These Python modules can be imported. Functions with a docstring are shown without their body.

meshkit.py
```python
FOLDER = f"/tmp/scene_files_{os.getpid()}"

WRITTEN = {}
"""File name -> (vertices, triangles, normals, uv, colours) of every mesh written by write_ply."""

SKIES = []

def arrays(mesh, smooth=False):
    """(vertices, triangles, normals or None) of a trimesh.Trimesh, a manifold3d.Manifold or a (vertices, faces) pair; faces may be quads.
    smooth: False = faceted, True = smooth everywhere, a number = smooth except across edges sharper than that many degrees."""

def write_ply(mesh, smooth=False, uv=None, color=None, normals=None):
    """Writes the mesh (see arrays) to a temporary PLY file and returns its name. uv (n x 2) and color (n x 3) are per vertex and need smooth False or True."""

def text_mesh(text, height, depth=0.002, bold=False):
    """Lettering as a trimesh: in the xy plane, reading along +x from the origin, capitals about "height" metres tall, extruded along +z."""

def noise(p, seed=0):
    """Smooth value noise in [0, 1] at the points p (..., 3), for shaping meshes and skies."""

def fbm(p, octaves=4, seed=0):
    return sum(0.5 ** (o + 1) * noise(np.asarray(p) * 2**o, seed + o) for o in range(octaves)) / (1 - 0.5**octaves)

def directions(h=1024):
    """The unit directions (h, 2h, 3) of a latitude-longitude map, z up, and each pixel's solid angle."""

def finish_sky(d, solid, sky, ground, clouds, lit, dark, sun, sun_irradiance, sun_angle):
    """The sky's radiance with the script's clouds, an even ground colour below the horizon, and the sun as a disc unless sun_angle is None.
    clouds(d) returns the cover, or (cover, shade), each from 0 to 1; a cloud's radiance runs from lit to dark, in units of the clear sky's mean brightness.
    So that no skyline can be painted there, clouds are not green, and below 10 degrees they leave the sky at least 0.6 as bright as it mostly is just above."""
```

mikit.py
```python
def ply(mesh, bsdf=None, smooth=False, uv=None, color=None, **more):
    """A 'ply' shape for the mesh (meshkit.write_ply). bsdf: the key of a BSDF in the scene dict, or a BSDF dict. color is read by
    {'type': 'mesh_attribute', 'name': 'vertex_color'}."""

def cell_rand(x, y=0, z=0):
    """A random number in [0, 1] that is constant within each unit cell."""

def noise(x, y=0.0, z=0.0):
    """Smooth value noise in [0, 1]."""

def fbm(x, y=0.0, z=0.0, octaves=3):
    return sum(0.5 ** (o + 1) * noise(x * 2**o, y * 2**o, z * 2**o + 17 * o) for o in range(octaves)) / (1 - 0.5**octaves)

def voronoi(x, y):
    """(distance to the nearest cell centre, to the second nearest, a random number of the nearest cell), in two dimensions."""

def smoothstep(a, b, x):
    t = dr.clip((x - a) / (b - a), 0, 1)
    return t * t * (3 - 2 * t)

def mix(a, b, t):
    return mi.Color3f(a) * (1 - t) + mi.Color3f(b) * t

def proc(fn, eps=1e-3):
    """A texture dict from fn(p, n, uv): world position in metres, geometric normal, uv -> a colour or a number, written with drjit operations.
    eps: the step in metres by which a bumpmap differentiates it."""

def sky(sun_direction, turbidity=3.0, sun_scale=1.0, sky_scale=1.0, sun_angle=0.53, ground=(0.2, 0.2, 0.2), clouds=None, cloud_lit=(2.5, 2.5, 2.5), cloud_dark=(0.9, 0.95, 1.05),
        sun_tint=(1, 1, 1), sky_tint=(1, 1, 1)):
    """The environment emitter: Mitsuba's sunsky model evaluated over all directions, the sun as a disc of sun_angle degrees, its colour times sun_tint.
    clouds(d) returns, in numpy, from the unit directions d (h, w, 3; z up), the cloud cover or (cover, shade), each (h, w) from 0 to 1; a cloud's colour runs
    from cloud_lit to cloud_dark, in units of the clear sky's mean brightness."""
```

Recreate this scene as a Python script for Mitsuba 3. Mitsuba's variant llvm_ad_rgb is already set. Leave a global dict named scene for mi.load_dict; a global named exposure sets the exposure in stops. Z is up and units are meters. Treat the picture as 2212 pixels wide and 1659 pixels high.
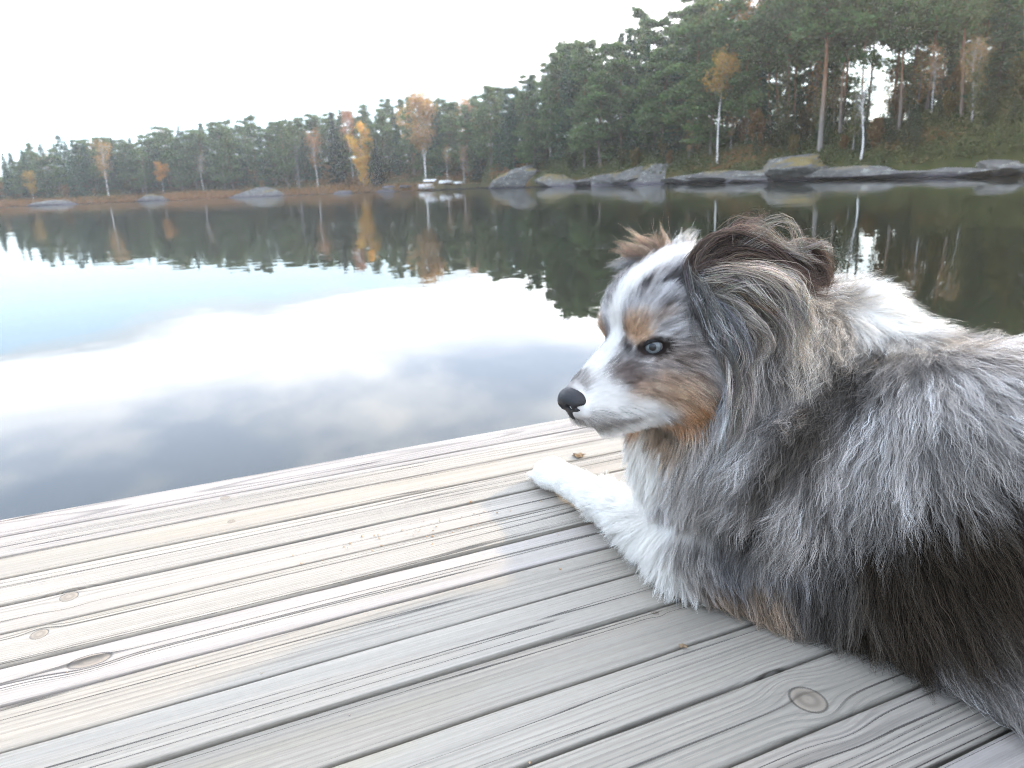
import math
import numpy as np
import drjit as dr
import mitsuba as mi
import mikit
import meshkit
from mikit import ply, proc, noise, fbm, voronoi, smoothstep, mix, cell_rand

T = mi.ScalarTransform4f
rng = np.random.default_rng(7)
scene, labels = {}, {}

# ---------------------------------------------------------------- camera, sky, exposure
CAM_H = 0.46                                  # camera above the deck (deck top is z = 0)
WATER_Z = -0.32
PITCH, ROLL, FPX = math.radians(15.2), math.radians(2.3), 1600.0   # focal length in units of a 2212 px wide picture
_f = np.array([0, math.cos(PITCH), -math.sin(PITCH)])
_r0 = np.array([1.0, 0, 0])
_u0 = np.cross(_r0, _f)
_r = math.cos(ROLL) * _r0 - math.sin(ROLL) * _u0
_u = math.sin(ROLL) * _r0 + math.cos(ROLL) * _u0
EYE = np.array([0, 0, CAM_H])
scene['camera'] = {
    'type': 'thinlens', 'fov': 2 * math.degrees(math.atan(1106 / FPX)), 'fov_axis': 'x',
    'aperture_radius': 0.0011, 'focus_distance': 0.77, 'near_clip': 0.02, 'far_clip': 6000.0,
    'to_world': T().look_at(origin=EYE.tolist(), target=(EYE + _f).tolist(), up=_u.tolist())}

SUN_AZ, SUN_EL = math.radians(64), math.radians(24)
SUN = [math.sin(SUN_AZ) * math.cos(SUN_EL), math.cos(SUN_AZ) * math.cos(SUN_EL), math.sin(SUN_EL)]


def sky_clouds(d):
    el = np.degrees(np.arcsin(np.clip(d[..., 2], -1, 1)))
    az = np.degrees(np.arctan2(d[..., 0], d[..., 1]))
    z = np.maximum(d[..., 2], 0.03)
    q = np.stack([d[..., 0] / (z + 0.12), d[..., 1] / (z + 0.12), z * 0], -1)
    big = meshkit.fbm(q * 0.9 + [3.1, 7.7, 0], 5, 3)
    fine = meshkit.fbm(q * [2.6, 2.2, 1] + [11.0, 2.0, 5], 5, 11)
    sm = lambda a, b, x: np.clip((x - a) / (b - a), 0, 1) ** 2 * (3 - 2 * np.clip((x - a) / (b - a), 0, 1))
    # a thinner strip low over the far shore on the left, under the edge of a bright bank of cloud
    edge = 7.4 + 0.11 * np.clip(-8 - az, 0, 40) + 1.6 * (big - 0.5) + 2.6 * (fine - 0.5)
    cover = 0.04 + 0.96 * sm(-1.6, 2.2, el - edge)
    # thin cloud is brightest towards the sun and greyer away from it
    away = np.degrees(np.arccos(np.clip(d @ np.array(SUN), -1, 1)))
    shade = 0.08 + 0.70 * sm(75, 150, away)
    shade = shade + sm(edge + 2.0, edge + 7.0, el) * (0.74 - 0.64 * sm(0.40, 0.66, big * 0.5 + fine * 0.5))
    return np.clip(cover, 0, 1), np.clip(shade, 0, 1)


scene['sky'] = mikit.sky(SUN, turbidity=3, sun_scale=0.62, sky_scale=1.0, sun_angle=2.5, sun_tint=(1.0, 1.0, 0.98),
                         clouds=sky_clouds, cloud_lit=(9.8, 9.8, 9.9), cloud_dark=(3.05, 4.0, 5.7))
labels['sky'] = {'kind': 'structure', 'label': 'bright autumn sky with thin white cloud'}
exposure = 2.84


# ---------------------------------------------------------------- helpers
def ray_px(x, y):
    """Direction of a point of the picture (2212 px wide), for reading real positions off the photograph."""
    return _f + (np.asarray(x) - 1106.0)[..., None] / FPX * _r - (np.asarray(y) - 829.5)[..., None] / FPX * _u


def horizon_px(x):
    a, b = ray_px(np.float64(x), np.float64(0))[2], ray_px(np.float64(x), np.float64(1000))[2]
    return 1000 * a / (a - b)


def numbered(name):
    if name not in scene and name not in labels and not any(k.startswith(name + '__') for k in scene):
        return name
    k = 1
    while f'{name}_{k:03d}' in scene or f'{name}_{k:03d}' in labels:
        k += 1
    return f'{name}_{k:03d}'


def numbered_part(name):
    if name not in scene:
        return name
    k = 1
    while f'{name}_{k:03d}' in scene:
        k += 1
    return f'{name}_{k:03d}'


def tag(key, label, category, group=None, kind=None):
    labels[key] = {'label': label, 'category': category}
    if group:
        labels[key]['group'] = group
    if kind:
        labels[key]['kind'] = kind
    return key


def unit(v):
    v = np.asarray(v, float)
    return v / np.maximum(np.linalg.norm(v, axis=-1, keepdims=True), 1e-12)


def tube(points, radii, sides=6):
    """A tapered tube along a polyline."""
    p = np.asarray(points, float)
    r = np.broadcast_to(np.asarray(radii, float), (len(p),))
    t = unit(np.gradient(p, axis=0))
    ref = np.where(np.abs(t[:, 2:]) < 0.9, [[0, 0, 1.0]], [[1.0, 0, 0]])
    a = unit(np.cross(t, ref))
    b = np.cross(t, a)
    ang = np.arange(sides) * 2 * np.pi / sides
    v = p[:, None] + r[:, None, None] * (np.cos(ang)[None, :, None] * a[:, None] + np.sin(ang)[None, :, None] * b[:, None])
    i, j = np.meshgrid(np.arange(len(p) - 1), np.arange(sides), indexing='ij')
    q = np.stack([i * sides + j, i * sides + (j + 1) % sides, (i + 1) * sides + (j + 1) % sides, (i + 1) * sides + j], -1).reshape(-1, 4)
    return v.reshape(-1, 3), np.vstack([q[:, [0, 1, 2]], q[:, [0, 2, 3]]])


def joined(parts):
    vs, fs, at = [], [], 0
    for v, f in parts:
        vs.append(np.asarray(v, float))
        fs.append(np.asarray(f, int) + at)
        at += len(v)
    return np.vstack(vs), np.vstack(fs)


def grid_mesh(P):
    """Faces of a (n, m, 3) grid of points."""
    n, m = P.shape[:2]
    i, j = np.meshgrid(np.arange(n - 1), np.arange(m - 1), indexing='ij')
    q = np.stack([i * m + j, (i + 1) * m + j, (i + 1) * m + j + 1, i * m + j + 1], -1).reshape(-1, 4)
    return P.reshape(-1, 3), np.vstack([q[:, [0, 1, 2]], q[:, [0, 2, 3]]])


def diffuse(fn):
    return {'type': 'twosided', 'nested': {'type': 'diffuse', 'reflectance': proc(fn)}}


VC = {'type': 'mesh_attribute', 'name': 'vertex_color'}
# ---------------------------------------------------------------- water
def water_bump(p, n, uv):
    x, y = p.x, p.y
    far = 1 + 0.03 * dr.sqrt(x * x + y * y)
    w = 0.0030 * (fbm(x * 1.1, y * 1.1, 0.3, octaves=3) - 0.5) + 0.012 * (fbm(x * 0.16 + 5, y * 0.16, 1.7, octaves=2) - 0.5) + 0.0004 * noise(x * 7, y * 7, 4.2)
    gust = smoothstep(0.45, 0.75, noise(x * 0.015 + 3, y * 0.05, 8.0))
    return w * (0.45 + 0.9 * gust)


scene['water_bsdf'] = {'type': 'bumpmap', 'arbitrary': proc(water_bump, 0.02), 'scale': 1.0,
                       'nested': {'type': 'plastic', 'int_ior': 1.333, 'diffuse_reflectance': {'type': 'rgb', 'value': [0.012, 0.014, 0.008]}}}
_wx = np.concatenate([-np.geomspace(3000, 30, 8), np.linspace(-20, 20, 5), np.geomspace(30, 3000, 8)])
WX, WY = np.meshgrid(_wx, _wx + 20, indexing='ij')
scene['lake'] = ply(grid_mesh(np.stack([WX, WY, WX * 0 + WATER_Z], -1)), 'water_bsdf', smooth=True)
labels['lake'] = {'kind': 'structure', 'label': 'calm dark lake mirroring forest and cloudy sky'}

# ---------------------------------------------------------------- far shore: one strip of land, laid out along the shoreline
SH_X = np.array([-1500, -700, 0, 400, 700, 900, 1040, 1075, 1250, 1400, 1600, 1850, 2050, 2212, 2700, 3600], float)
SH_D = np.array([150, 172, 180, 172, 158, 146, 138, 118, 98, 86, 73, 64, 58, 54, 46, 40], float)


def shore_dir(x):
    x = np.asarray(x, float)
    a = ray_px(x, x * 0)
    b = ray_px(x, x * 0 + 1000)
    d = a + (b - a) * (a[..., 2] / (a[..., 2] - b[..., 2]))[..., None]
    d[..., 2] = 0
    return unit(d)


def shore_dist(x):
    x = np.asarray(x, float)
    w = np.stack([x * 0.013, x * 0, x * 0 + 2.2], -1)
    return np.interp(x, SH_X, SH_D) + (meshkit.fbm(w, 3, 5) - 0.5) * np.interp(x, [0, 1500, 2300], [9, 5, 3])


def land_z(x, t):
    x, t = np.broadcast_arrays(np.asarray(x, float), np.asarray(t, float))
    rise = np.interp(x, [-800, 0, 600, 1000, 1200, 1500, 1700, 1950, 2100, 2300, 3000], [7, 7.5, 8.0, 8.0, 8.0, 6.0, 4.2, 4.2, 6.0, 7.5, 8.0])
    tau = np.interp(x, [0, 1000, 1400, 1800, 2300], [24, 16, 12, 7, 6])
    bank = np.interp(x, [0, 1000, 1100, 2212], [0.25, 0.3, 0.9, 0.7]) * np.clip(t / 1.2, 0, 1)
    p = np.stack([x * 0.02, t * 0.12, x * 0], -1)
    bump = (meshkit.fbm(p, 4, 9) - 0.5) * np.clip(t / 6, 0, 1) * 1.8 + (meshkit.fbm(np.stack([x * 0.11, t * 0.7, x * 0], -1), 3, 4) - 0.5) * 0.35 * np.clip(t, 0, 1)
    z = np.where(t > 0, bank + rise * (1 - np.exp(-np.maximum(t, 0) / tau)) + bump, 0.35 * t)
    return WATER_Z + z


def land_point(x, t):
    d = shore_dir(x)
    P = d * (shore_dist(x) + t)[..., None]
    P[..., 2] = land_z(x, t)
    return P


lx = np.concatenate([np.linspace(-1500, -150, 40)[:-1], np.linspace(-150, 2400, 520), np.linspace(2400, 3600, 30)[1:]])
lt = np.concatenate([[-12, -4, -1.5, -0.5, 0], np.linspace(0.25, 6, 22), np.linspace(6.6, 30, 30), np.linspace(34, 120, 12), [200, 400]])
LX, LT = np.meshgrid(lx, lt, indexing='ij')


def land_color(p, n, uv):
    big, small = fbm(p.x * 0.11, p.y * 0.11, p.z * 0.4, octaves=3), fbm(p.x * 1.3, p.y * 1.3, p.z * 2, octaves=3)
    moss = mix((0.035, 0.045, 0.016), (0.075, 0.07, 0.03), small)
    heath = mix((0.085, 0.05, 0.024), (0.16, 0.085, 0.035), small)
    c = mix(moss, heath, smoothstep(0.48, 0.68, big))
    west = smoothstep(10.0, -40.0, p.x) * smoothstep(1.6, 0.5, p.z)
    c = mix(c, mix((0.17, 0.085, 0.04), (0.24, 0.14, 0.06), small), west * 0.55)
    wet = smoothstep(-0.02, -0.22, p.z)
    return mix(c, mi.Color3f(0.03, 0.026, 0.022), wet)


scene['land_bsdf'] = diffuse(land_color)
scene['hill'] = ply(grid_mesh(land_point(LX, LT)), 'land_bsdf', smooth=True)
labels['hill'] = {'kind': 'structure', 'label': 'wooded far shore of moss and heather rising from the lake'}
# ---------------------------------------------------------------- wooden dock
PL_AZ = math.radians(66.5)
PD = np.array([math.sin(PL_AZ), math.cos(PL_AZ), 0.0])       # along the planks
PN = np.array([-math.cos(PL_AZ), math.sin(PL_AZ), 0.0])      # across them, towards the lake
PITCH_PL, EDGE = 0.0724, 1.258


KNOTS = ((0.46, 0.84, 1.35), (0.014, 0.183, 0.45), (0.011, 0.087, 0.6), (-0.18, 0.306, 0.9), (-0.20, 0.385, 0.8), (0.42, 0.66, 0.35))      # along the planks, across the dock, size


def plank_parts(p):
    u = p.x * float(PD[0]) + p.y * float(PD[1])
    w = (EDGE - (p.x * float(PN[0]) + p.y * float(PN[1]))) / PITCH_PL
    k = dr.floor(w)
    v = (w - k) * PITCH_PL                     # metres across the plank
    r1, r2, r3 = cell_rand(k, 3, 1), cell_rand(k, 5, 2), cell_rand(k, 8, 3)
    # knots
    cu = 0.62
    knot, vk = mi.Float(9.0), v
    for o in (-1, 0, 1):
        c = dr.floor(u / cu + r1) + o
        on = cell_rand(c, k, 7) < 0.05
        ku = (c - r1 + 0.2 + 0.6 * cell_rand(c, k, 4)) * cu
        kv = (0.25 + 0.5 * cell_rand(c, k, 5)) * PITCH_PL
        s = 0.6 + 0.8 * cell_rand(c, k, 6)
        q = dr.sqrt(dr.square((u - ku) / (0.015 * s)) + dr.square((v - kv) / (0.0085 * s)))
        knot = dr.minimum(knot, dr.select(on, q, 9.0))
        vk = vk - dr.select(on, (v - kv) * dr.exp(-0.25 * q * q) * 0.8, 0.0)
    for ku, kv, s in KNOTS:
        q = dr.sqrt(dr.square((u - ku) / (0.0105 * s)) + dr.square((v + k * PITCH_PL - kv) / (0.0120 * s)))
        knot = dr.minimum(knot, q)
        vk = vk - (v + k * PITCH_PL - kv) * dr.exp(-0.22 * q * q) * 0.8
    wob = (fbm(u * 1.3 + 40 * r1, vk * 16, k * 3.7, octaves=3) - 0.5)
    flat = smoothstep(0.35, 0.65, r2)          # flat-sawn planks have wide curved rings, the others fine straight ones
    ring = vk * (430 + 420 * r1 - (260 + 250 * r1) * flat) + wob * (7.0 + 20.0 * flat) + 60 * r3 + flat * 30 * dr.square(vk / PITCH_PL - 0.5)
    g = 0.5 + 0.5 * dr.sin(ring * 1.9 + 2.2 * noise(ring * 0.6, k, 2))
    fibre = noise(u * 9 + 13 * k, vk * 1100, k) * 0.55 + 0.45 * noise(u * 40, vk * 2300, k + 5)
    line = noise(u * 1.6 + 7 * k, vk * 210 + 9 * r2, k * 1.9)
    crack = smoothstep(0.055, 0.0, dr.abs(line - 0.5)) * smoothstep(0.50, 0.66, noise(u * 1.1, vk * 90, k + 11))
    kr = 0.5 + 0.5 * dr.sin(knot * 9)
    return u, v, k, (r1, r2, r3), g, fibre, crack, knot, kr


def wood_color(p, n, uv):
    u, v, k, (r1, r2, r3), g, fibre, crack, knot, kr = plank_parts(p)
    base = mix((0.34, 0.325, 0.295), (0.43, 0.415, 0.385), r1)
    base = mix(base, mi.Color3f(0.40, 0.385, 0.40), smoothstep(0.5, 0.9, r3) * 0.6)
    patch = fbm(u * 2.2, v * 22, k * 5.1, octaves=3)
    base = base * (0.84 + 0.32 * patch)
    late = smoothstep(0.45, 1.0, g) * (0.05 + 0.30 * smoothstep(0.3, 0.8, noise(u * 1.7, v * 24, k + 20))) * (0.35 + 0.9 * r3)
    c = base * (1 - late) * (0.74 + 0.30 * fibre + 0.18 * noise(u * 5 + 3 * k, v * 420, k + 31) + 0.10 * noise(u * 130, v * 900, k + 3))
    green = smoothstep(0.56, 0.78, fbm(u * 1.4 + 3, v * 30, k * 2.3, octaves=3)) * 0.3
    c = mix(c, c * mi.Color3f(0.94, 0.98, 0.84), green)
    warm = smoothstep(0.6, 0.8, noise(u * 3 + 5, v * 20, k * 4.1)) * 0.25
    c = mix(c, c * mi.Color3f(1.05, 0.96, 0.88), warm)
    kn = smoothstep(1.15, 0.85, knot)
    c = mix(c, mi.Color3f(0.30, 0.265, 0.225) * (0.75 + 0.35 * kr), kn * 0.8)
    c = c * (1 - 0.55 * smoothstep(0.14, 0.0, dr.abs(knot - 1.05)))
    c = c * (1 - 0.75 * crack)
    rim = smoothstep(0.0034, 0.0012, dr.minimum(v - 0.0012, PITCH_PL - 0.0012 - v)) * (0.4 + 0.6 * noise(u * 12, k, 3))
    return mix(c * mi.Color3f(0.67, 0.625, 0.563), mi.Color3f(0.11, 0.10, 0.08), rim * 0.45)


def wood_bump(p, n, uv):
    u, v, k, rs, g, fibre, crack, knot, kr = plank_parts(p)
    return 0.00030 * smoothstep(0.4, 0.95, g) * (0.3 + noise(u * 1.7, v * 24, k + 20)) + 0.00020 * fibre - 0.0012 * crack - 0.0006 * smoothstep(0.2, 0.0, dr.abs(knot - 1.0))


scene['wood_bsdf'] = {'type': 'twosided', 'nested': {'type': 'bumpmap', 'arbitrary': proc(wood_bump, 0.0006), 'scale': 1.0,
                      'nested': {'type': 'principled', 'base_color': proc(wood_color), 'roughness': 0.62, 'specular': 0.3}}}


def under_color(p, n, uv):
    return mix((0.22, 0.19, 0.15), (0.40, 0.34, 0.27), fbm(p.x * 60, p.y * 60, p.z * 9, octaves=3))


scene['under_bsdf'] = diffuse(under_color)
tag('dock', 'weathered grey wooden dock of long planks under the lying dog', 'dock')


def plank_mesh(k):
    r = np.random.default_rng(100 + k)
    n = 140
    u = np.linspace(-3.2, 3.4, n)
    gap = 0.0013 + 0.0010 * r.random()
    prof_v = np.array([0, 0, 0.0006, 0.0017, 0.0042, 0.02, 0.036, 0.052, 0.0658, 0.0683, 0.0694, 0.07, 0.07])
    prof_z = np.array([-0.028, -0.0045, -0.0013, -0.0004, 0, 0.0003, 0.0004, 0.0003, 0, -0.0004, -0.0013, -0.0045, -0.028])
    w = PITCH_PL - 2 * gap
    prof_v = prof_v / 0.07 * w + gap
    tilt, lift = r.normal(0, 0.008), r.normal(0, 0.0007)
    P = np.zeros((n, len(prof_v), 3))
    q = np.stack([u * 3.1, u * 0 + k, u * 0], -1)
    q2 = np.stack([u * 17, u * 0 + k * 1.7, u * 0 + 4], -1)
    bow = (meshkit.fbm(q * 0.4, 2, 1) - 0.5) * 0.003
    for j, (a, z) in enumerate(zip(prof_v, prof_z)):
        e = (meshkit.fbm(q2, 3, 40 + (j > 6)) - 0.5) * 0.0022 * (1 if (j < 4 or j > 8) else 0.3)
        vv = a + e
        ez = -np.abs(meshkit.fbm(q2 * 1.7, 3, 60 + j) - 0.5) * (0.0016 if j in (2, 3, 9, 10) else 0.0004)
        P[:, j] = u[:, None] * PD + (EDGE - k * PITCH_PL - vv)[:, None] * PN
        P[:, j, 2] = z + ez + tilt * (a - 0.035) + lift + bow
    v, f = grid_mesh(P)
    m = len(prof_v)
    caps = []
    for row, flip in ((0, 1), (n - 1, 0)):
        for j in range(1, m - 1):
            t = [row * m, row * m + j, row * m + j + 1]
            caps.append(t[::-1] if flip else t)
    return v, np.vstack([f, caps])


for k in range(26):
    scene[numbered_part('dock__plank')] = ply(plank_mesh(k), 'wood_bsdf', smooth=55)


def bar(u0, u1, v0, v1, z0, z1):
    c = np.array([[u, v, z] for u in (u0, u1) for v in (v0, v1) for z in (z0, z1)])
    P = c[:, :1] * PD + (EDGE - c[:, 1:2]) * PN
    P[:, 2] = c[:, 2]
    f = np.array([[0, 1, 3], [0, 3, 2], [4, 6, 7], [4, 7, 5], [0, 4, 5], [0, 5, 1], [2, 3, 7], [2, 7, 6], [0, 2, 6], [0, 6, 4], [1, 5, 7], [1, 7, 3]])
    return P, f


scene['dock__underlay'] = ply(bar(-3.15, 3.35, 0.01, 26 * PITCH_PL - 0.01, -0.034, -0.0085), 'under_bsdf')
for u in (-2.6, -1.2, 0.2, 1.6, 3.0):
    scene[numbered_part('dock__joist')] = ply(bar(u - 0.035, u + 0.035, 0.03, 26 * PITCH_PL - 0.03, -0.2, -0.0345), 'under_bsdf')
for u in (-2.6, 0.2, 3.0):
    for v in (0.12, 1.7):
        scene[numbered_part('dock__post')] = ply(bar(u + 0.04, u + 0.14, v, v + 0.1, -2.0, -0.036), 'under_bsdf')


# sawdust crumbs and bits of bark lying on the planks
cr = np.random.default_rng(61)


def deck_point(u, v):
    P = u[:, None] * PD + (EDGE - v)[:, None] * PN
    P[:, 2] = 0
    return P


def crumbs(n, cu, cv, su, sv, size):
    import trimesh as tm
    base = tm.creation.icosphere(0)
    P = deck_point(cr.normal(cu, su, n), cr.normal(cv, sv, n))
    out = []
    for p in P:
        s = size * np.exp(cr.normal(0, 0.45))
        out.append((base.vertices * cr.uniform(0.5, 1.3, 3) * s * [1, 1, 0.7] * (1 + 0.3 * cr.normal(size=(12, 1))) + p + [0, 0, 0.4 * s + 0.0006], base.faces))
    return joined(out)


scene['crumb_bsdf'] = diffuse(lambda p, n, uv: mix((0.30, 0.18, 0.10), (0.42, 0.31, 0.21), noise(p.x * 300, p.y * 300)))
scene['scrap_bsdf'] = diffuse(lambda p, n, uv: mix((0.12, 0.075, 0.045), (0.26, 0.19, 0.12), noise(p.x * 300, p.y * 300)))
_m = [crumbs(46, 0.24, 0.335, 0.09, 0.030, 0.0010), crumbs(26, 0.34, 0.362, 0.05, 0.02, 0.0009), crumbs(40, 0.2, 0.62, 0.4, 0.24, 0.0007)]
scene['wood_crumbs'] = ply(joined(_m), 'crumb_bsdf')
tag('wood_crumbs', 'tiny orange wood crumbs scattered on the planks', 'crumbs', kind='stuff')
for i, (u, v, s, text) in enumerate(((0.407, 0.728, 0.0040, 'small reddish bark flake lying in the plank gap near the bottom centre'), (0.577, 0.206, 0.011, 'dry crumpled leaf scrap on the sunlit planks below the muzzle'))):
    th = np.linspace(0, 2 * np.pi, 15)[:-1]
    P = deck_point(np.array([u]), np.array([v]))[0]
    rr = s * (1 + 0.35 * cr.normal(size=14))
    ring = np.stack([rr * np.cos(th), 0.7 * rr * np.sin(th), 0.0035 + 0.3 * s * np.abs(cr.normal(size=14))], 1)
    v_, f_ = np.vstack([ring, [[0, 0, 0.004 + 0.2 * s]], ring - [0, 0, 0.0012], [[0, 0, 0.003]]]), []
    for j in range(14):
        f_ += [[j, (j + 1) % 14, 14], [(j + 1) % 14 + 15, j + 15, 29], [j, j + 15, (j + 1) % 14], [(j + 1) % 14, j + 15, (j + 1) % 14 + 15]]
    key = numbered('leaf_scrap')
    scene[key] = ply((v_ + P, np.array(f_)), 'scrap_bsdf')
    tag(key, text, 'leaf')
# ---------------------------------------------------------------- trees (each prototype is a pair of meshes, used again under other keys)
def leaf_cloud(centers, size, r, flat=0.45, aspect=0.5):
    """One small four-sided leaf spray per centre, turned at random."""
    n = len(centers)
    a = r.normal(size=(n, 3)) * [1, 1, flat]
    a = unit(a) * (size * r.uniform(0.6, 1.3, n))[:, None]
    b = unit(np.cross(a, r.normal(size=(n, 3)))) * (size * aspect * r.uniform(0.6, 1.3, n))[:, None]
    k = r.uniform(0.2, 0.5, (n, 1))
    v = np.stack([centers - a, centers + b - a * k, centers + a, centers - b + a * k * 0.5], 1).reshape(-1, 3)
    i = np.arange(n)[:, None] * 4
    f = np.vstack([i + [0, 1, 2], i + [0, 2, 3]])
    return v, f


def tint(n, base, var, r, clump=None):
    c = np.asarray(base)[None] * (1 + var * r.normal(size=(n, 1)))
    c = c * (1 + 0.10 * r.normal(size=(n, 3)))
    return np.clip(c, 0.004, 0.9)


def pine(seed, h=20.0, low=0.42, dense=1.0, thick=1.0):
    """Scots pine: bare lower trunk, orange above, flat tufted clumps of needles."""
    r = np.random.default_rng(seed)
    zs = np.linspace(0, h * 0.985, 11)
    lean = r.normal(0, 0.018, 2)
    path = np.stack([lean[0] * zs + 0.15 * np.sin(zs * 0.35 + r.uniform(0, 6)), lean[1] * zs + 0.15 * np.sin(zs * 0.3 + r.uniform(0, 6)), zs], 1)
    path[:, :2] -= path[0, :2]
    rad = 0.0085 * thick * h * (1 - 0.88 * zs / h) ** 0.8
    rad[0] *= 1.35
    wood = [tube(path, rad, 7)]
    cen, col = [], []
    nb = int(40 * dense)
    for i in range(nb):
        q = r.uniform(0, 1)
        z = h * (low + (0.97 - low) * q)
        base = np.array([np.interp(z, zs, path[:, 0]), np.interp(z, zs, path[:, 1]), z])
        reach = h * (0.052 + 0.115 * np.sin(np.pi * np.clip(0.22 + 0.76 * q, 0, 1)) ** 0.9) * r.uniform(0.55, 1.15)
        az = r.uniform(0, 2 * np.pi)
        d = np.array([np.cos(az), np.sin(az), r.uniform(-0.12, 0.5) + 0.35 * q])
        tip = base + d * reach
        mid = base + d * reach * 0.55 + [0, 0, -0.04 * reach]
        wood.append(tube([base, mid, tip], [0.0022 * h * (1 - 0.6 * q), 0.0013 * h, 0.0004 * h], 4))
        for s in range(r.integers(3, 6)):
            w = r.uniform(0.45, 1.05)
            c = base + (tip - base) * w + r.normal(0, 0.16 * reach, 3) * [1, 1, 0.5]
            m = int(r.integers(26, 44) * dense)
            blob = r.normal(size=(m, 3)) * [1, 1, 0.5] * (0.028 + 0.009 * r.random()) * (1.05 - 0.45 * q) * h
            cen.append(c + blob)
            light = 0.82 + 0.5 * r.random()
            col.append(tint(m, np.array([0.108, 0.145, 0.060]) * light * (1, 1 + 0.06 * r.normal(), 1), 0.22, r))
    for i in range(9):                          # dead stubs on the bare trunk
        z = h * r.uniform(min(0.06, low), low)
        base = np.array([np.interp(z, zs, path[:, 0]), np.interp(z, zs, path[:, 1]), z])
        az, L = r.uniform(0, 6.28), r.uniform(0.5, 1.7)
        wood.append(tube([base, base + L * np.array([np.cos(az), np.sin(az), r.uniform(-0.3, 0.15)])], [0.03, 0.008], 3))
    cen, col = np.vstack(cen), np.vstack(col)
    v, f = leaf_cloud(cen, 0.0165 * h, r, 0.7)
    return joined(wood), (v, f, np.repeat(col, 4, 0))


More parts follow.
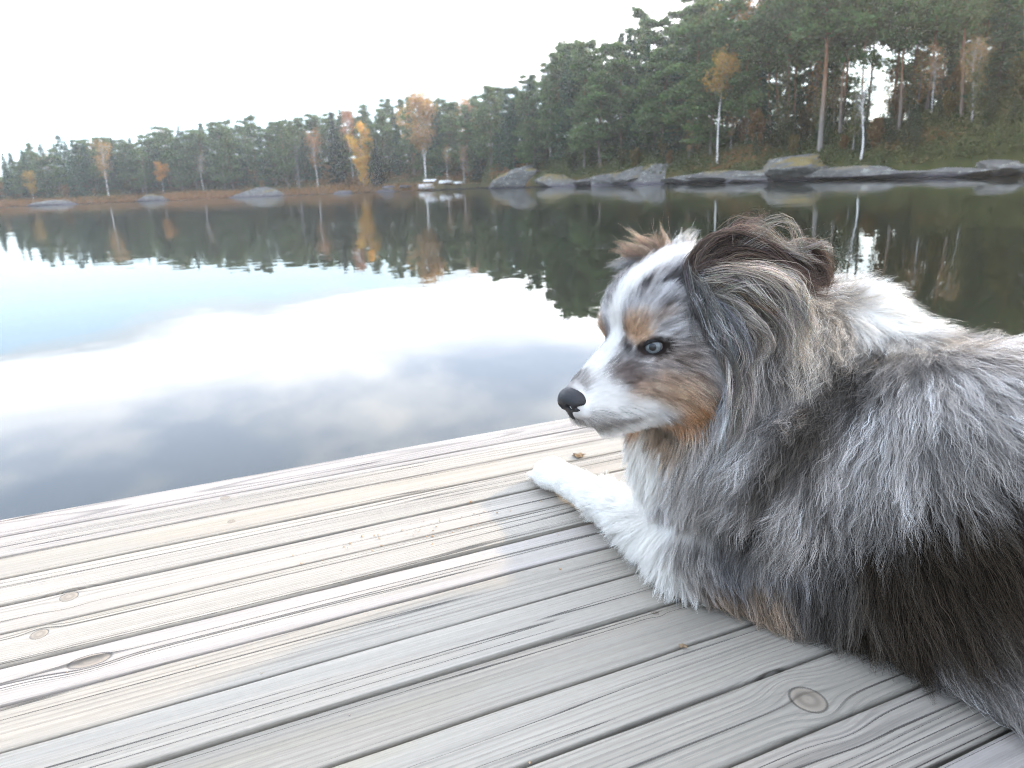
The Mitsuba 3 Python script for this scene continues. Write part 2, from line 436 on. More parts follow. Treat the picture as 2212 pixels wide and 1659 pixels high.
def spruce(seed, h=18.0, width=0.16, base_col=(0.055, 0.096, 0.052), low=0.04, gaps=0.0):
    """Norway spruce: a narrow cone of drooping tiers."""
    r = np.random.default_rng(seed)
    zs = np.linspace(0, h, 8)
    path = np.stack([0.06 * np.sin(zs * 0.4 + r.uniform(0, 6)), 0.06 * np.sin(zs * 0.33 + r.uniform(0, 6)), zs], 1)
    wood = [tube(path, 0.0085 * h * (1 - 0.95 * zs / h), 6)]
    cen, col = [], []
    tiers = int(26 + 6 * r.random())
    for i in range(tiers):
        q = (i + r.uniform(-0.3, 0.3)) / tiers
        z = h * (low + (0.99 - low) * q)
        R = h * width * (1 - np.clip(q, 0, 1)) ** 0.85 * r.uniform(0.8, 1.15) + 0.012 * h
        for b in range(r.integers(5, 8)):
            if r.random() < gaps:
                continue
            az = r.uniform(0, 6.283)
            L = R * r.uniform(0.6, 1.15)
            m = int(8 + 24 * L / (h * width))
            w = np.sqrt(r.uniform(0.02, 1, m))
            droop = -0.28 * w * L + 0.12 * w * w * L
            side = r.normal(0, 0.11, m) * L * w
            c = np.stack([np.cos(az) * L * w - np.sin(az) * side, np.sin(az) * L * w + np.cos(az) * side, z + droop - np.abs(r.normal(0, 0.014, m)) * h], 1)
            cen.append(c)
            col.append(tint(m, np.array(base_col) * (0.78 + 0.5 * r.random()), 0.22, r))
            wood.append(tube([[0, 0, z], [np.cos(az) * L, np.sin(az) * L, z - 0.16 * L]], [0.0018 * h, 0.0005 * h], 3))
    cen, col = np.vstack(cen), np.vstack(col)
    v, f = leaf_cloud(cen, 0.017 * h, r, 0.6, 0.42)
    return joined(wood), (v, f, np.repeat(col, 4, 0))


def birch(seed, h=16.0, col=(0.42, 0.215, 0.06), leaves=1.0, low=0.3, spread=0.15, stems=1, bend=0.04, leaf=0.010, droop=0.0, thick=1.0):
    """Birch: thin pale stem, fine rising twigs, a light crown of small leaves."""
    r = np.random.default_rng(seed)
    wood, cen, cl = [], [], []
    for s in range(stems):
        zs = np.linspace(0, h * (1 - 0.08 * s), 12)
        a = r.uniform(0, 6.28)
        off = (np.array([np.cos(a), np.sin(a)]) * 0.02 * h) if stems == 1 else np.array([(-0.5 + s) * 0.09, 0.02 * s]) * h
        path = np.stack([off[0] * (zs / h) ** 1.2 + bend * h * 0.4 * np.sin(zs / h * 5 + r.uniform(0, 6)) * zs / h, off[1] * zs / h + bend * h * 0.4 * np.sin(zs / h * 4 + r.uniform(0, 6)) * zs / h, zs], 1)
        wood.append(tube(path, 0.0085 * thick * h * (1 - 0.93 * zs / zs[-1]) ** 0.9, 7))
        for i in range(34):
            q = r.uniform(0, 1)
            z = zs[-1] * (low + (0.97 - low) * q)
            base = np.array([np.interp(z, zs, path[:, 0]), np.interp(z, zs, path[:, 1]), z])
            az = r.uniform(0, 6.283)
            L = h * spread * (0.35 + 0.9 * np.sin(np.pi * (0.12 + 0.8 * q))) * r.uniform(0.5, 1.1)
            d = np.array([np.cos(az), np.sin(az), r.uniform(0.5, 1.5)])
            mid = base + d * L * 0.5
            tip = base + d * L * [1, 1, 0.8 - droop]
            wood.append(tube([base, mid, tip], [0.0018 * h, 0.0011 * h, 0.0004 * h], 3))
            for t in range(3):
                p0 = base + (tip - base) * r.uniform(0.35, 0.95)
                wood.append(tube([p0, p0 + r.normal(0, 0.3, 3) * L + [0, 0, -0.1 * L]], [0.0009 * h, 0.0003 * h], 3))
            m = int(46 * leaves * r.uniform(0.3, 1.6))
            if m:
                w = r.uniform(0.3, 1.1, (m, 1))
                cen.append(base + (tip - base) * w + r.normal(size=(m, 3)) * 0.03 * h)
                cl.append(tint(m, np.array(col) * (0.75 + 0.5 * r.random()), 0.2, r))
    if not cen:
        return joined(wood), None
    cen, cl = np.vstack(cen), np.vstack(cl)
    v, f = leaf_cloud(cen, leaf * h, r, 1.0, 0.75)
    return joined(wood), (v, f, np.repeat(cl, 4, 0))


def pine_bark_color(p, n, uv):
    g = fbm(p.x * 6, p.y * 6, p.z * 2.2, octaves=2)
    low = mix((0.15, 0.13, 0.115), (0.27, 0.24, 0.21), g)
    high = mix((0.19, 0.095, 0.05), (0.30, 0.17, 0.10), g)
    return mix(low, high, smoothstep(4.5, 10.0, p.z + 2.5 * noise(p.x * 0.4, p.y * 0.4)))


def birch_bark_color(p, n, uv):
    g = noise(p.x * 5, p.y * 5, p.z * 3.0)
    return mix(mix((0.12, 0.11, 0.10), (0.70, 0.67, 0.63), smoothstep(0.22, 0.42, g)), mi.Color3f(0.55, 0.50, 0.45), 0.25)


scene['pine_bark'] = diffuse(pine_bark_color)
scene['birch_bark'] = diffuse(birch_bark_color)
scene['spruce_bark'] = diffuse(lambda p, n, uv: mix((0.07, 0.06, 0.05), (0.13, 0.11, 0.10), noise(p.x * 5, p.y * 5, p.z * 3)))
scene['dead_bark'] = diffuse(lambda p, n, uv: mix((0.20, 0.18, 0.175), (0.34, 0.31, 0.30), noise(p.x * 5, p.y * 5, p.z * 3)))
scene['needles'] = {'type': 'principledthin', 'base_color': VC, 'roughness': 0.7, 'diff_trans': 0.8, 'spec_trans': 0.0}
scene['leaves'] = {'type': 'principledthin', 'base_color': VC, 'roughness': 0.7, 'diff_trans': 0.95, 'spec_trans': 0.0}

PROTO = {}
RUST_ = (0.30, 0.18, 0.09)


def proto(kind, trees, bark, leaf):
    PROTO[kind] = []
    for wood, crown in trees:
        PROTO[kind].append((ply(wood, bark, smooth=True), None if crown is None else ply(crown[:2], leaf, color=crown[2])))


proto('pine', [pine(s, low=l, dense=1.0) for s, l in ((1, 0.40), (2, 0.34), (3, 0.48), (4, 0.30), (5, 0.44), (6, 0.26))], 'pine_bark', 'needles')
proto('bushy_pine', [pine(s, low=l, dense=1.15) for s, l in ((61, 0.10), (62, 0.16), (63, 0.13), (64, 0.20))], 'pine_bark', 'needles')
proto('tall_pine', [pine(s, low=l, dense=0.9, thick=1.5) for s, l in ((11, 0.52), (12, 0.48), (13, 0.58), (14, 0.45), (15, 0.62), (16, 0.55))], 'pine_bark', 'needles')
proto('spruce', [spruce(s, width=w) for s, w in ((21, 0.15), (22, 0.18), (23, 0.13), (24, 0.20))], 'spruce_bark', 'needles')
proto('young_spruce', [spruce(s, 4.0, 0.24, (0.058, 0.080, 0.040)) for s in (31, 32, 33)], 'spruce_bark', 'needles')
proto('birch', [birch(s, col=c, leaves=l) for s, c, l in ((41, (0.42, 0.20, 0.065), 0.7), (42, (0.36, 0.19, 0.09), 0.5), (43, (0.45, 0.26, 0.07), 0.8))], 'birch_bark', 'leaves')
proto('bush', [birch(s, 4.0, c, 1.4, 0.05, 0.22, stems=2, bend=0.06, leaf=0.030) for s, c in ((71, (0.11, 0.10, 0.04)), (72, (0.16, 0.12, 0.04)), (73, (0.20, 0.12, 0.05)), (74, (0.09, 0.10, 0.045)))], 'spruce_bark', 'leaves')
proto('sapling', [birch(s, 6.0, c, l, 0.25, 0.10, bend=0.03, leaf=0.020) for s, c, l in ((81, (0.16, 0.12, 0.05), 0.35), (82, (0.24, 0.14, 0.05), 0.3), (83, (0.12, 0.12, 0.05), 0.4), (84, RUST_, 0.2))], 'dead_bark', 'leaves')
SIZE = {'bush': 4, 'sapling': 6, 'pine': 20, 'bushy_pine': 20, 'tall_pine': 20, 'spruce': 18, 'young_spruce': 4, 'birch': 16}
OWN = {'bush': 'bush', 'sapling': 'sapling', 'pine': 'pine_tree', 'bushy_pine': 'pine_tree', 'tall_pine': 'pine_tree', 'spruce': 'spruce_tree', 'young_spruce': 'young_spruce', 'birch': 'birch_tree'}
trng = np.random.default_rng(99)
bases = []


def plant(kind, base, h, label, group=None, pick=None, rot=None, stretch=1.0, own=None, pair=None, category='tree'):
    key = numbered(own or OWN[kind])
    shapes = pair or PROTO[kind][trng.integers(len(PROTO[kind])) if pick is None else pick]
    s = h / (SIZE[kind] if kind else 1.0)
    M = T().translate(list(map(float, base))).rotate([0, 0, 1], float(trng.uniform(0, 360) if rot is None else rot)).scale([s * stretch, s * stretch, s])
    scene[key + '__trunk'] = {**shapes[0], 'to_world': M}
    if shapes[1] is not None:
        scene[key + '__crown'] = {**shapes[1], 'to_world': M}
    tag(key, label, category, group)
    bases.append((base[0], base[1], 0.6))
    return key


def height_to(x, ytop, t):
    """Height that makes a tree t metres behind the shoreline reach the picture row ytop."""
    D = shore_dist(x) + t
    return (horizon_px(x) - ytop) / FPX * D * float(shore_dir(np.float64(x)) @ _f) + CAM_H - land_z(x, t)


def special(x, t, ytop, label, mesh, bark, leaf, own, rot=0.0, sink=0.1):
    wood, crown = mesh
    p = land_point(x, t)
    top = wood[0][:, 2].max()
    pair = (ply(wood, bark, smooth=True), None if crown is None else ply(crown[:2], leaf, color=crown[2]))
    h = height_to(x, ytop, t)
    return plant(None, p - [0, 0, sink], h / top, label, own=own, pair=pair, rot=rot)


# trees that stand out, each with its own look
GOLD, ORANGE, RUST = (0.58, 0.36, 0.08), (0.50, 0.26, 0.06), (0.34, 0.19, 0.10)
special(786, 2.5, 276, 'golden yellow birch leafed down to the ground beside a small dark spruce', birch(201, 16, GOLD, 5.0, 0.03, 0.17, leaf=0.014), 'birch_bark', 'leaves', 'birch_tree')
special(818, 1.8, 300, 'small thin dark spruce standing right in front of the golden birch', spruce(202, 16, 0.15, (0.030, 0.045, 0.030), gaps=0.35), 'spruce_bark', 'needles', 'spruce_tree')
special(921, 3.5, 214, 'tall orange birch with two white stems rising behind the pale boats', birch(203, 16, (0.44, 0.27, 0.11), 1.7, 0.36, 0.14, stems=2, bend=0.02, leaf=0.012), 'birch_bark', 'leaves', 'birch_tree')
special(355, 3.0, 352, 'small bright orange tree alone against the dark far forest', birch(204, 10, ORANGE, 2.2, 0.42, 0.17, leaf=0.022), 'birch_bark', 'leaves', 'small_tree')
special(74, 3.0, 372, 'small yellow bushy tree at the far left end of the shore', birch(205, 10, (0.36, 0.24, 0.06), 1.8, 0.2, 0.2, leaf=0.022), 'birch_bark', 'leaves', 'small_tree')
special(441, 1.5, 334, 'thin pale leaning birch with almost bare crown on the left shore', birch(206, 12, RUST, 0.25, 0.5, 0.12, bend=0.12), 'birch_bark', 'leaves', 'birch_tree')
special(648, 2.0, 302, 'grey dead spruce with bare branches among the dark trees', (spruce(207, 14, 0.14)[0], None), 'dead_bark', None, 'dead_tree')
special(236, 2.0, 306, 'orange and brown birch rising left of the small orange tree', birch(208, 14, (0.36, 0.21, 0.07), 1.0, 0.3, 0.16), 'birch_bark', 'leaves', 'birch_tree')
special(318, 1.2, 322, 'slim leaning yellowish pine on the left shore beside a grey rock', pine(209, 14, 0.35, 0.45), 'pine_bark', 'needles', 'pine_tree')
special(730, 5.0, 244, 'tall dark narrow spruce left of the golden birch', spruce(210, 18, 0.17, (0.026, 0.045, 0.032)), 'spruce_bark', 'needles', 'spruce_tree')
special(688, 3.0, 285, 'rusty orange birch left of the tall dark spruce', birch(211, 14, (0.36, 0.17, 0.06), 0.9, 0.35, 0.14), 'birch_bark', 'leaves', 'birch_tree')
special(765, 9.0, 246, 'reddish birch top showing above the golden birch', birch(212, 16, (0.38, 0.19, 0.11), 1.0, 0.4, 0.12), 'birch_bark', 'leaves', 'birch_tree')
special(968, 2.0, 320, 'white stemmed thin birch right of the tall twin birch', birch(213, 13, (0.40, 0.22, 0.06), 0.3, 0.55, 0.11, bend=0.02), 'birch_bark', 'leaves', 'birch_tree')
special(1003, 1.6, 318, 'brown half bare birch at the right end of the boats', birch(214, 13, RUST, 0.7, 0.3, 0.13), 'birch_bark', 'leaves', 'birch_tree')
special(1040, 2.0, 292, 'dark bushy spruce at the inlet left of the big rock slab', spruce(215, 12, 0.24, (0.028, 0.046, 0.026)), 'spruce_bark', 'needles', 'spruce_tree')
special(1012, 8.0, 226, 'rust coloured birch crown against the sky right of the tall twin birch', birch(216, 17, (0.42, 0.22, 0.12), 0.9, 0.4, 0.13), 'birch_bark', 'leaves', 'birch_tree')
special(1190, 7.0, 150, 'bare grey birch with pale stem standing up between pines', birch(217, 18, RUST, 0.12, 0.5, 0.11), 'birch_bark', 'leaves', 'birch_tree')
special(1548, 2.0, 134, 'orange crowned birch leaning in front of the right hand pines', birch(218, 14, (0.40, 0.24, 0.06), 1.5, 0.62, 0.15, bend=0.06, leaf=0.012, thick=1.3), 'birch_bark', 'leaves', 'birch_tree')
special(1768, 3.0, -60, 'big thick pine growing on top of the rounded rock', pine(219, 21, 0.50, 1.2, 1.55), 'pine_bark', 'needles', 'pine_tree')
special(1858, 1.4, 186, 'crooked white birch with bare grey twigs beside the big pine', birch(220, 9, RUST, 0.0, 0.55, 0.17, bend=0.13, thick=2.1), 'birch_bark', None, 'birch_tree')
special(2088, 4.5, 96, 'forked pale birch with thin orange leaves near the right edge', birch(221, 13, (0.34, 0.21, 0.08), 0.55, 0.45, 0.13, stems=2, bend=0.09, thick=1.6), 'birch_bark', 'leaves', 'birch_tree')
special(2000, 8.0, 110, 'slender orange birch among the pines on the right', birch(222, 17, (0.38, 0.2, 0.08), 0.6, 0.4, 0.12), 'birch_bark', 'leaves', 'birch_tree')

TOP_X = [-600, 0, 90, 150, 200, 260, 330, 430, 520, 600, 700, 760, 850, 930, 1000, 1050, 1130, 1190, 1240, 1300, 1360, 1450, 1560, 1650, 1900, 2300, 2900]
TOP_Y = [356, 338, 312, 292, 306, 296, 280, 264, 254, 264, 250, 238, 226, 212, 222, 204, 176, 140, 100, 116, 54, 40, 0, -30, -70, -70, -50]
SIDE = {'pine': ('on the left hand shore', 'pines of the left hand forest'), 'spruce': ('on the left hand shore', 'spruces of the left hand forest')}


def clear_of(x, t, gap):
    p = land_point(x, t)
    return all((p[0] - a) ** 2 + (p[1] - b) ** 2 > (gap + c * 0.3) ** 2 for a, b, c in bases[-400:])


def row(x0, x1, step, t0, t1, spruces, low, gap, side, pines='pine', birches=0.0):
    x = x0
    while x < x1:
        x += step * trng.uniform(0.6, 1.4) * float(np.interp(x, [0, 1000, 1100, 1500, 2200], [1.0, 1.0, 1.25, 1.6, 2.3]))
        t = trng.uniform(t0, t1)
        if not clear_of(np.float64(x), t, gap):
            continue
        u = trng.random()
        kind = 'birch' if u < birches else 'spruce' if u < birches + spruces else pines
        ytop = np.interp(x, TOP_X, TOP_Y)
        h = height_to(np.float64(x), ytop, t) * trng.uniform(low, 1.0)
        h = float(np.clip(h, 3.0, 27.0 if x > 1300 else 24.0))
        if kind.endswith('pine') and h < 6.5 and trng.random() < 0.5:
            kind = 'spruce'
        name = {'birch': 'birch', 'spruce': 'dark spruce'}.get(kind, 'green pine')
        plant(kind, land_point(np.float64(x), t) - [0, 0, 0.15], h, '{1} {0} {2}'.format(name, *where(x, t)), '{1} {0} trees {2}'.format(name, *where(x, t)), stretch=trng.uniform(0.66, 0.92) if kind == 'tall_pine' else trng.uniform(0.85, 1.25) * (1.25 if h < 12 else 1.0))


MARKS = [(-9999, None), (74, 'the small yellow bushy tree'), (236, 'the orange and brown birch'), (355, 'the small bright orange tree'), (441, 'the thin leaning birch'), (562, 'the large pale rock slab'), (648, 'the grey dead spruce'),
         (786, 'the golden birch'), (921, 'the twin stemmed orange birch'), (1003, 'the half bare brown birch'), (1128, 'the tall mossy rock slab'), (1212, 'the long low rock slab'), (1318, 'the small humped rock'), (1415, 'the yellow mossed rock'), (1548, 'the leaning orange crowned birch'),
         (1768, 'the thick pine on the rock'), (1862, 'the crooked white birch'), (2000, 'the slender orange birch'), (2088, 'the forked pale birch'), (9999, None)]


def where(x, t):
    i = max(k for k in range(len(MARKS) - 1) if MARKS[k][0] <= x)
    a, b = MARKS[i][1], MARKS[i + 1][1]
    depth = 'front' if t < 9.5 else 'middle' if t < 18.5 else 'rear'
    place = f'left of {b}' if a is None else f'right of {a}' if b is None else f'between {a} and {b}'
    return depth, place


LEFT, MID, RIGHT = 'on the far left shore', 'on the far shore behind the big rock slab', 'on the near right shore'
row(-420, 1045, 26, 4, 9, 0.50, 0.62, 1.5, LEFT, 'bushy_pine')
row(-420, 1045, 26, 10, 18, 0.50, 0.68, 1.6, LEFT, 'bushy_pine', 0.05)
row(-420, 1060, 24, 20, 34, 0.60, 0.80, 1.8, LEFT, 'bushy_pine', 0.04)
row(1060, 1640, 20, 3, 8, 0.38, 0.45, 1.3, MID, 'bushy_pine')
row(1060, 1620, 22, 9, 16, 0.25, 0.78, 1.5, MID, 'pine', 0.04)
row(1060, 1660, 24, 18, 34, 0.22, 0.88, 1.7, MID, 'bushy_pine')
row(1600, 2420, 19, 5, 10, 0.06, 0.80, 1.5, RIGHT, 'tall_pine')
row(1600, 2420, 21, 11, 18, 0.06, 0.85, 1.6, RIGHT, 'tall_pine', 0.05)
row(1620, 2500, 34, 19, 28, 0.20, 0.88, 1.6, RIGHT, 'pine')
row(1960, 2600, 22, 18, 36, 0.30, 0.55, 1.6, RIGHT, 'bushy_pine')
row(2020, 2600, 28, 28, 48, 0.30, 0.94, 1.8, RIGHT, 'pine')

# young spruces as undergrowth
for x in np.concatenate([np.linspace(20, 1040, 22), np.linspace(1090, 1640, 26), np.linspace(1660, 2230, 46), np.linspace(1640, 2230, 30)]):
    x = np.float64(x + trng.uniform(-14, 14))
    t = trng.uniform(2.5, 9 if x < 1640 else 15)
    if clear_of(x, t, 0.7):
        s = LEFT if x < 1050 else MID if x < 1640 else RIGHT
        plant('young_spruce', land_point(x, t) - [0, 0, 0.1], trng.uniform(1.2, 3.4), '{0} young spruce {1}'.format(*where(x, t)), '{0} young spruces {1}'.format(*where(x, t)))

for x in np.concatenate([np.linspace(0, 1040, 16), np.linspace(1090, 1640, 16), np.linspace(1680, 2220, 34)]):
    x = np.float64(x + trng.uniform(-14, 14))
    t = trng.uniform(1.8, 8 if x < 1640 else 16)
    if clear_of(x, t, 0.6):
        s = LEFT if x < 1050 else MID if x < 1640 else RIGHT
        plant('bush', land_point(x, t) - [0, 0, 0.1], trng.uniform(1.2, 3.2), '{0} brownish bush {1}'.format(*where(x, t)), '{0} bushes {1}'.format(*where(x, t)), category='bush')

for x in np.concatenate([np.linspace(1420, 1680, 8), np.linspace(1690, 2225, 26)]):
    x = np.float64(x + trng.uniform(-12, 12))
    t = trng.uniform(3, 16)
    if clear_of(x, t, 0.5):
        plant('sapling', land_point(x, t) - [0, 0, 0.1], trng.uniform(3.0, 7.5), '{0} slender sapling {1}'.format(*where(x, t)), '{0} saplings {1}'.format(*where(x, t)))

# ---------------------------------------------------------------- low growth and grass along the shore: nobody could count it
def scatter(n, x0, x1, t0, t1, r):
    x = r.uniform(x0, x1, n)
    return x, r.uniform(0, 1, n) ** 1.4 * (t1 - t0) + t0


hr = np.random.default_rng(17)
hx, ht = scatter(52000, -150, 2450, 0.8, 26, hr)
hp = land_point(hx, ht)
hv, hf = leaf_cloud(hp + hr.normal(size=hp.shape) * [0.2, 0.2, 0.10] + [0, 0, 0.14], 0.16, hr, 0.8, 0.6)
patchy = meshkit.fbm(hp * [0.12, 0.12, 0.2], 3, 6)[:, None]
rusty = np.clip((patchy - 0.5) * 7 + np.interp(hx, [0, 900, 1100], [0.7, 0.4, -0.55])[:, None], 0, 1)
hc = (np.array([0.085, 0.095, 0.042]) * (1 - rusty) + np.array([0.22, 0.115, 0.05]) * rusty) * hr.uniform(0.6, 1.4, (len(hx), 1))
scene['heather'] = ply((hv, hf), 'leaves', color=np.repeat(hc, 4, 0))
tag('heather', 'low heather and bilberry covering the far banks under the trees', 'ground cover', kind='stuff')


def blades(x, t, h, r, w=0.035):
    b = land_point(x, t)
    n = len(x)
    a = r.uniform(0, 6.283, n)
    side = np.stack([np.cos(a), np.sin(a), a * 0], 1) * w
    tip = b + np.stack([r.normal(0, 0.16, n) * h, r.normal(0, 0.16, n) * h, h], 1)
    mid = b * 0.45 + tip * 0.55 + [0, 0, 0.03]
    v = np.stack([b - side, b + side, mid + side * 0.7, mid - side * 0.7, tip], 1).reshape(-1, 3)
    i = np.arange(n)[:, None] * 5
    return v, np.vstack([i + [0, 1, 2], i + [0, 2, 3], i + [3, 2, 4]])


gx = np.concatenate([hr.uniform(-150, 930, 9000), hr.uniform(355, 520, 5000)])
gt = np.concatenate([hr.uniform(-0.3, 2.0, 9000), hr.uniform(-1.0, 1.2, 5000)])
gv, gf = blades(gx, gt, np.concatenate([hr.uniform(0.35, 0.9, 9000), hr.uniform(0.7, 1.35, 5000)]), hr)
gc = np.array([0.34, 0.19, 0.085]) * hr.uniform(0.6, 1.4, (len(gx), 1)) * np.where((gx > 355) & (gx < 520), 1.15, 1.0)[:, None]
scene['shore_grass'] = ply((gv, gf), 'leaves', color=np.repeat(gc, 5, 0))
tag('shore_grass', 'rust brown sedge and reed along the left waterline', 'grass', kind='stuff')
# ---------------------------------------------------------------- granite rocks on the waterline
def rock_color(p, n, uv):
    g = fbm(p.x * 1.4, p.y * 1.4, p.z * 3.0, octaves=4)
    fine = noise(p.x * 9, p.y * 9, p.z * 9)
    c = mix((0.07, 0.066, 0.062), (0.17, 0.16, 0.145), g) * (0.85 + 0.3 * fine)
    lichen = smoothstep(0.55, 0.75, fbm(p.x * 2.3 + 7, p.y * 2.3, p.z * 3, octaves=3))
    c = mix(c, mi.Color3f(0.32, 0.32, 0.28), lichen * 0.5)
    moss = smoothstep(0.35, 0.85, n.z) * smoothstep(0.46, 0.62, fbm(p.x * 0.6, p.y * 0.6, p.z * 0.7 + 4, octaves=3)) * smoothstep(0.25, 0.9, p.z)
    c = mix(c, mix((0.12, 0.11, 0.045), (0.22, 0.15, 0.06), fine), moss * 0.9)
    wet = smoothstep(0.10, -0.12, p.z + 0.12 * noise(p.x * 2, p.y * 2))
    return mix(c, mi.Color3f(0.075, 0.066, 0.075), wet * 0.9)


scene['rock_bsdf'] = {'type': 'bumpmap', 'arbitrary': proc(lambda p, n, uv: 0.06 * fbm(p.x * 3, p.y * 3, p.z * 5, octaves=4), 0.02), 'scale': 1.0, 'nested': {'type': 'diffuse', 'reflectance': proc(rock_color)}}


def rock(x, t, length, depth, height, label, seed, skew=0.0):
    """A rounded slab lying along the shore at picture column x, t metres inland."""
    m = trimesh_ico(4)
    v, f = np.array(m.vertices), np.array(m.faces)
    r = np.random.default_rng(seed)
    o = r.uniform(0, 50, 3)
    v = v * (1 + 0.45 * (meshkit.fbm(v * 1.5 + o, 4, seed)[:, None] - 0.5))
    v = v * (1 + 0.10 * (np.round(meshkit.fbm(v * [2, 2, 5] + o, 2, seed + 1)[:, None] * 5) / 5 - 0.5))
    v[:, 2] = np.where(v[:, 2] > 0, v[:, 2] * (1 + skew * v[:, 0]), v[:, 2] * 0.8) * 1.45 - 0.45
    v[:, :2] *= 1.18
    for _ in range(9):                          # split faces of the granite
        c = unit(r.normal(size=3) * [1, 1, 0.7])
        lim = r.uniform(0.55, 0.85)
        over = np.maximum(v @ c - lim, 0)
        v = v - over[:, None] * c * 0.85
    v += (meshkit.fbm(v * [3, 3, 7] + o, 3, seed + 2)[:, None] - 0.5) * [0.10, 0.10, 0.16]
    d0, d1 = land_point(np.float64(x - 30), np.float64(t)), land_point(np.float64(x + 30), np.float64(t))
    e = unit((d1 - d0) * [1, 1, 0])
    b = np.array([-e[1], e[0], 0])
    c = land_point(np.float64(x), np.float64(t))
    c[2] = min(c[2], WATER_Z + 0.5) if t < 6 else c[2]
    P = c + v[:, :1] * e * length * 0.66 + v[:, 1:2] * b * depth * 0.62 + v[:, 2:] * [0, 0, height * 1.12]
    key = numbered('rock')
    scene[key] = ply((P, f), 'rock_bsdf', smooth=40)
    tag(key, label, 'rock')


def trimesh_ico(n):
    import trimesh as tm
    return tm.creation.icosphere(n)


rock(1128, 3.6, 9.5, 6.5, 2.3, 'tall mossy rock slab sloping into the water right of the inlet', 1, 0.2)
rock(1212, 3.0, 12.5, 4.5, 1.25, 'long low grey rock slab just right of the tall mossy slab', 2, 0.3)
rock(1318, 3.4, 7.0, 4.0, 1.35, 'small humped rock with rusty moss under the young spruces', 3)
rock(1415, 2.6, 11.5, 4.5, 1.35, 'yellow mossed rock rising from the waterline in the middle of the shore', 4, 0.2)
rock(1545, 0.8, 9.0, 3.0, 0.55, 'flat dark wet rock ledge left of the big rounded rock', 5)
rock(1722, 2.2, 11.5, 6.0, 1.45, 'big pale rounded rock carrying the thick pine', 6, 0.25)
rock(1935, 0.2, 9.5, 2.2, 0.26, 'thin flat rock ledge along the water right of the crooked birch', 7)
rock(2075, 0.2, 7.0, 2.2, 0.30, 'low grey ledge on the water below the forked birch', 8)
rock(2185, 1.0, 4.0, 2.6, 0.55, 'grey broken rock at the waterline by the right edge', 9)
rock(2250, 4.6, 6.0, 4.0, 1.3, 'large mossy boulder high on the bank at the right edge', 10)
rock(1888, 2.6, 0.9, 0.8, 0.4, 'small pale stone beside the foot of the crooked birch', 11)
rock(1082, 0.6, 4.0, 3.0, 0.6, 'small low stone at the foot of the tall mossy slab', 21)
rock(1275, 0.4, 5.0, 2.4, 0.45, 'low wet stone between the long slab and the small humped rock', 22)
rock(1360, 0.5, 5.5, 2.4, 0.5, 'low wet stone just right of the small humped rock', 23)
rock(1480, 0.4, 6.0, 2.2, 0.4, 'low wet stone just right of the yellow mossed rock', 24)
rock(1625, 0.5, 6.0, 2.4, 0.45, 'low wet stone at the left foot of the big rounded rock', 25)
rock(1842, 0.4, 6.0, 2.4, 0.45, 'low wet stone at the right foot of the big rounded rock', 26)
rock(327, 0.2, 6.0, 4.0, 1.15, 'rounded grey rock in the water below the leaning pine', 12)
rock(562, 0.2, 10.0, 5.0, 1.5, 'large pale grey rock slab in the middle of the left shore', 13, 0.3)
rock(112, 0.0, 8.0, 4.0, 1.0, 'low grey rock at the far left waterline', 14, 0.2)
rock(742, 0.1, 3.5, 2.0, 0.5, 'small flat stone at the water below the golden birch', 15)
rock(838, 0.0, 3.2, 2.0, 0.5, 'small dark stone left of the boats', 16)


# ---------------------------------------------------------------- rowing boats pulled up on the far shore
scene['white_paint'] = {'type': 'twosided', 'nested': {'type': 'principled', 'base_color': proc(lambda p, n, uv: mi.Color3f(0.74, 0.73, 0.70) * (0.82 + 0.3 * noise(p.x * 4, p.y * 4, p.z * 7))), 'roughness': 0.4}}
scene['dark_paint'] = {'type': 'twosided', 'nested': {'type': 'principled', 'base_color': proc(lambda p, n, uv: mi.Color3f(0.09, 0.085, 0.10) * (0.7 + 0.6 * noise(p.x * 4, p.y * 4, p.z * 7))), 'roughness': 0.5}}
scene['boat_wood'] = diffuse(lambda p, n, uv: mix((0.28, 0.17, 0.09), (0.40, 0.26, 0.15), noise(p.x * 9, p.y * 9, p.z * 9)))


def hull_mesh(L=4.3, B=1.45, H=0.55):
    n, m = 22, 13
    P = np.zeros((n, m, 3))
    for i, s in enumerate(np.linspace(0, 1, n)):
        w = B / 2 * max(0.02, (np.sin(np.pi * min(1.0, 0.32 + 0.68 * s)) ** 0.65 if s > 0.25 else 0.93 * (0.86 + 0.14 * s / 0.25)))
        sheer = H * (0.92 + 0.40 * max(0, s - 0.45) ** 1.5)
        keel = 0.22 * H * max(0, s - 0.6) ** 1.3 * 4
        for j, a in enumerate(np.linspace(-np.pi / 2, np.pi / 2, m)):
            y = w * np.sign(np.sin(a)) * abs(np.sin(a)) ** 0.75
            z = keel + (sheer - keel) * (1 - np.cos(a) ** 0.7)
            P[i, j] = ((s - 0.5) * L, y, z)
    v, f = grid_mesh(P)
    inner = P * [0.985, 0.95, 1] + [0, 0, 0.03]
    inner[:, [0, -1], 2] = P[:, [0, -1], 2]
    v2, f2 = grid_mesh(inner)
    tr = np.array([[0, j, j + 1] for j in range(1, m - 1)])
    return joined([(v, f), (v2, f2[:, ::-1]), (P[0], tr)]), P


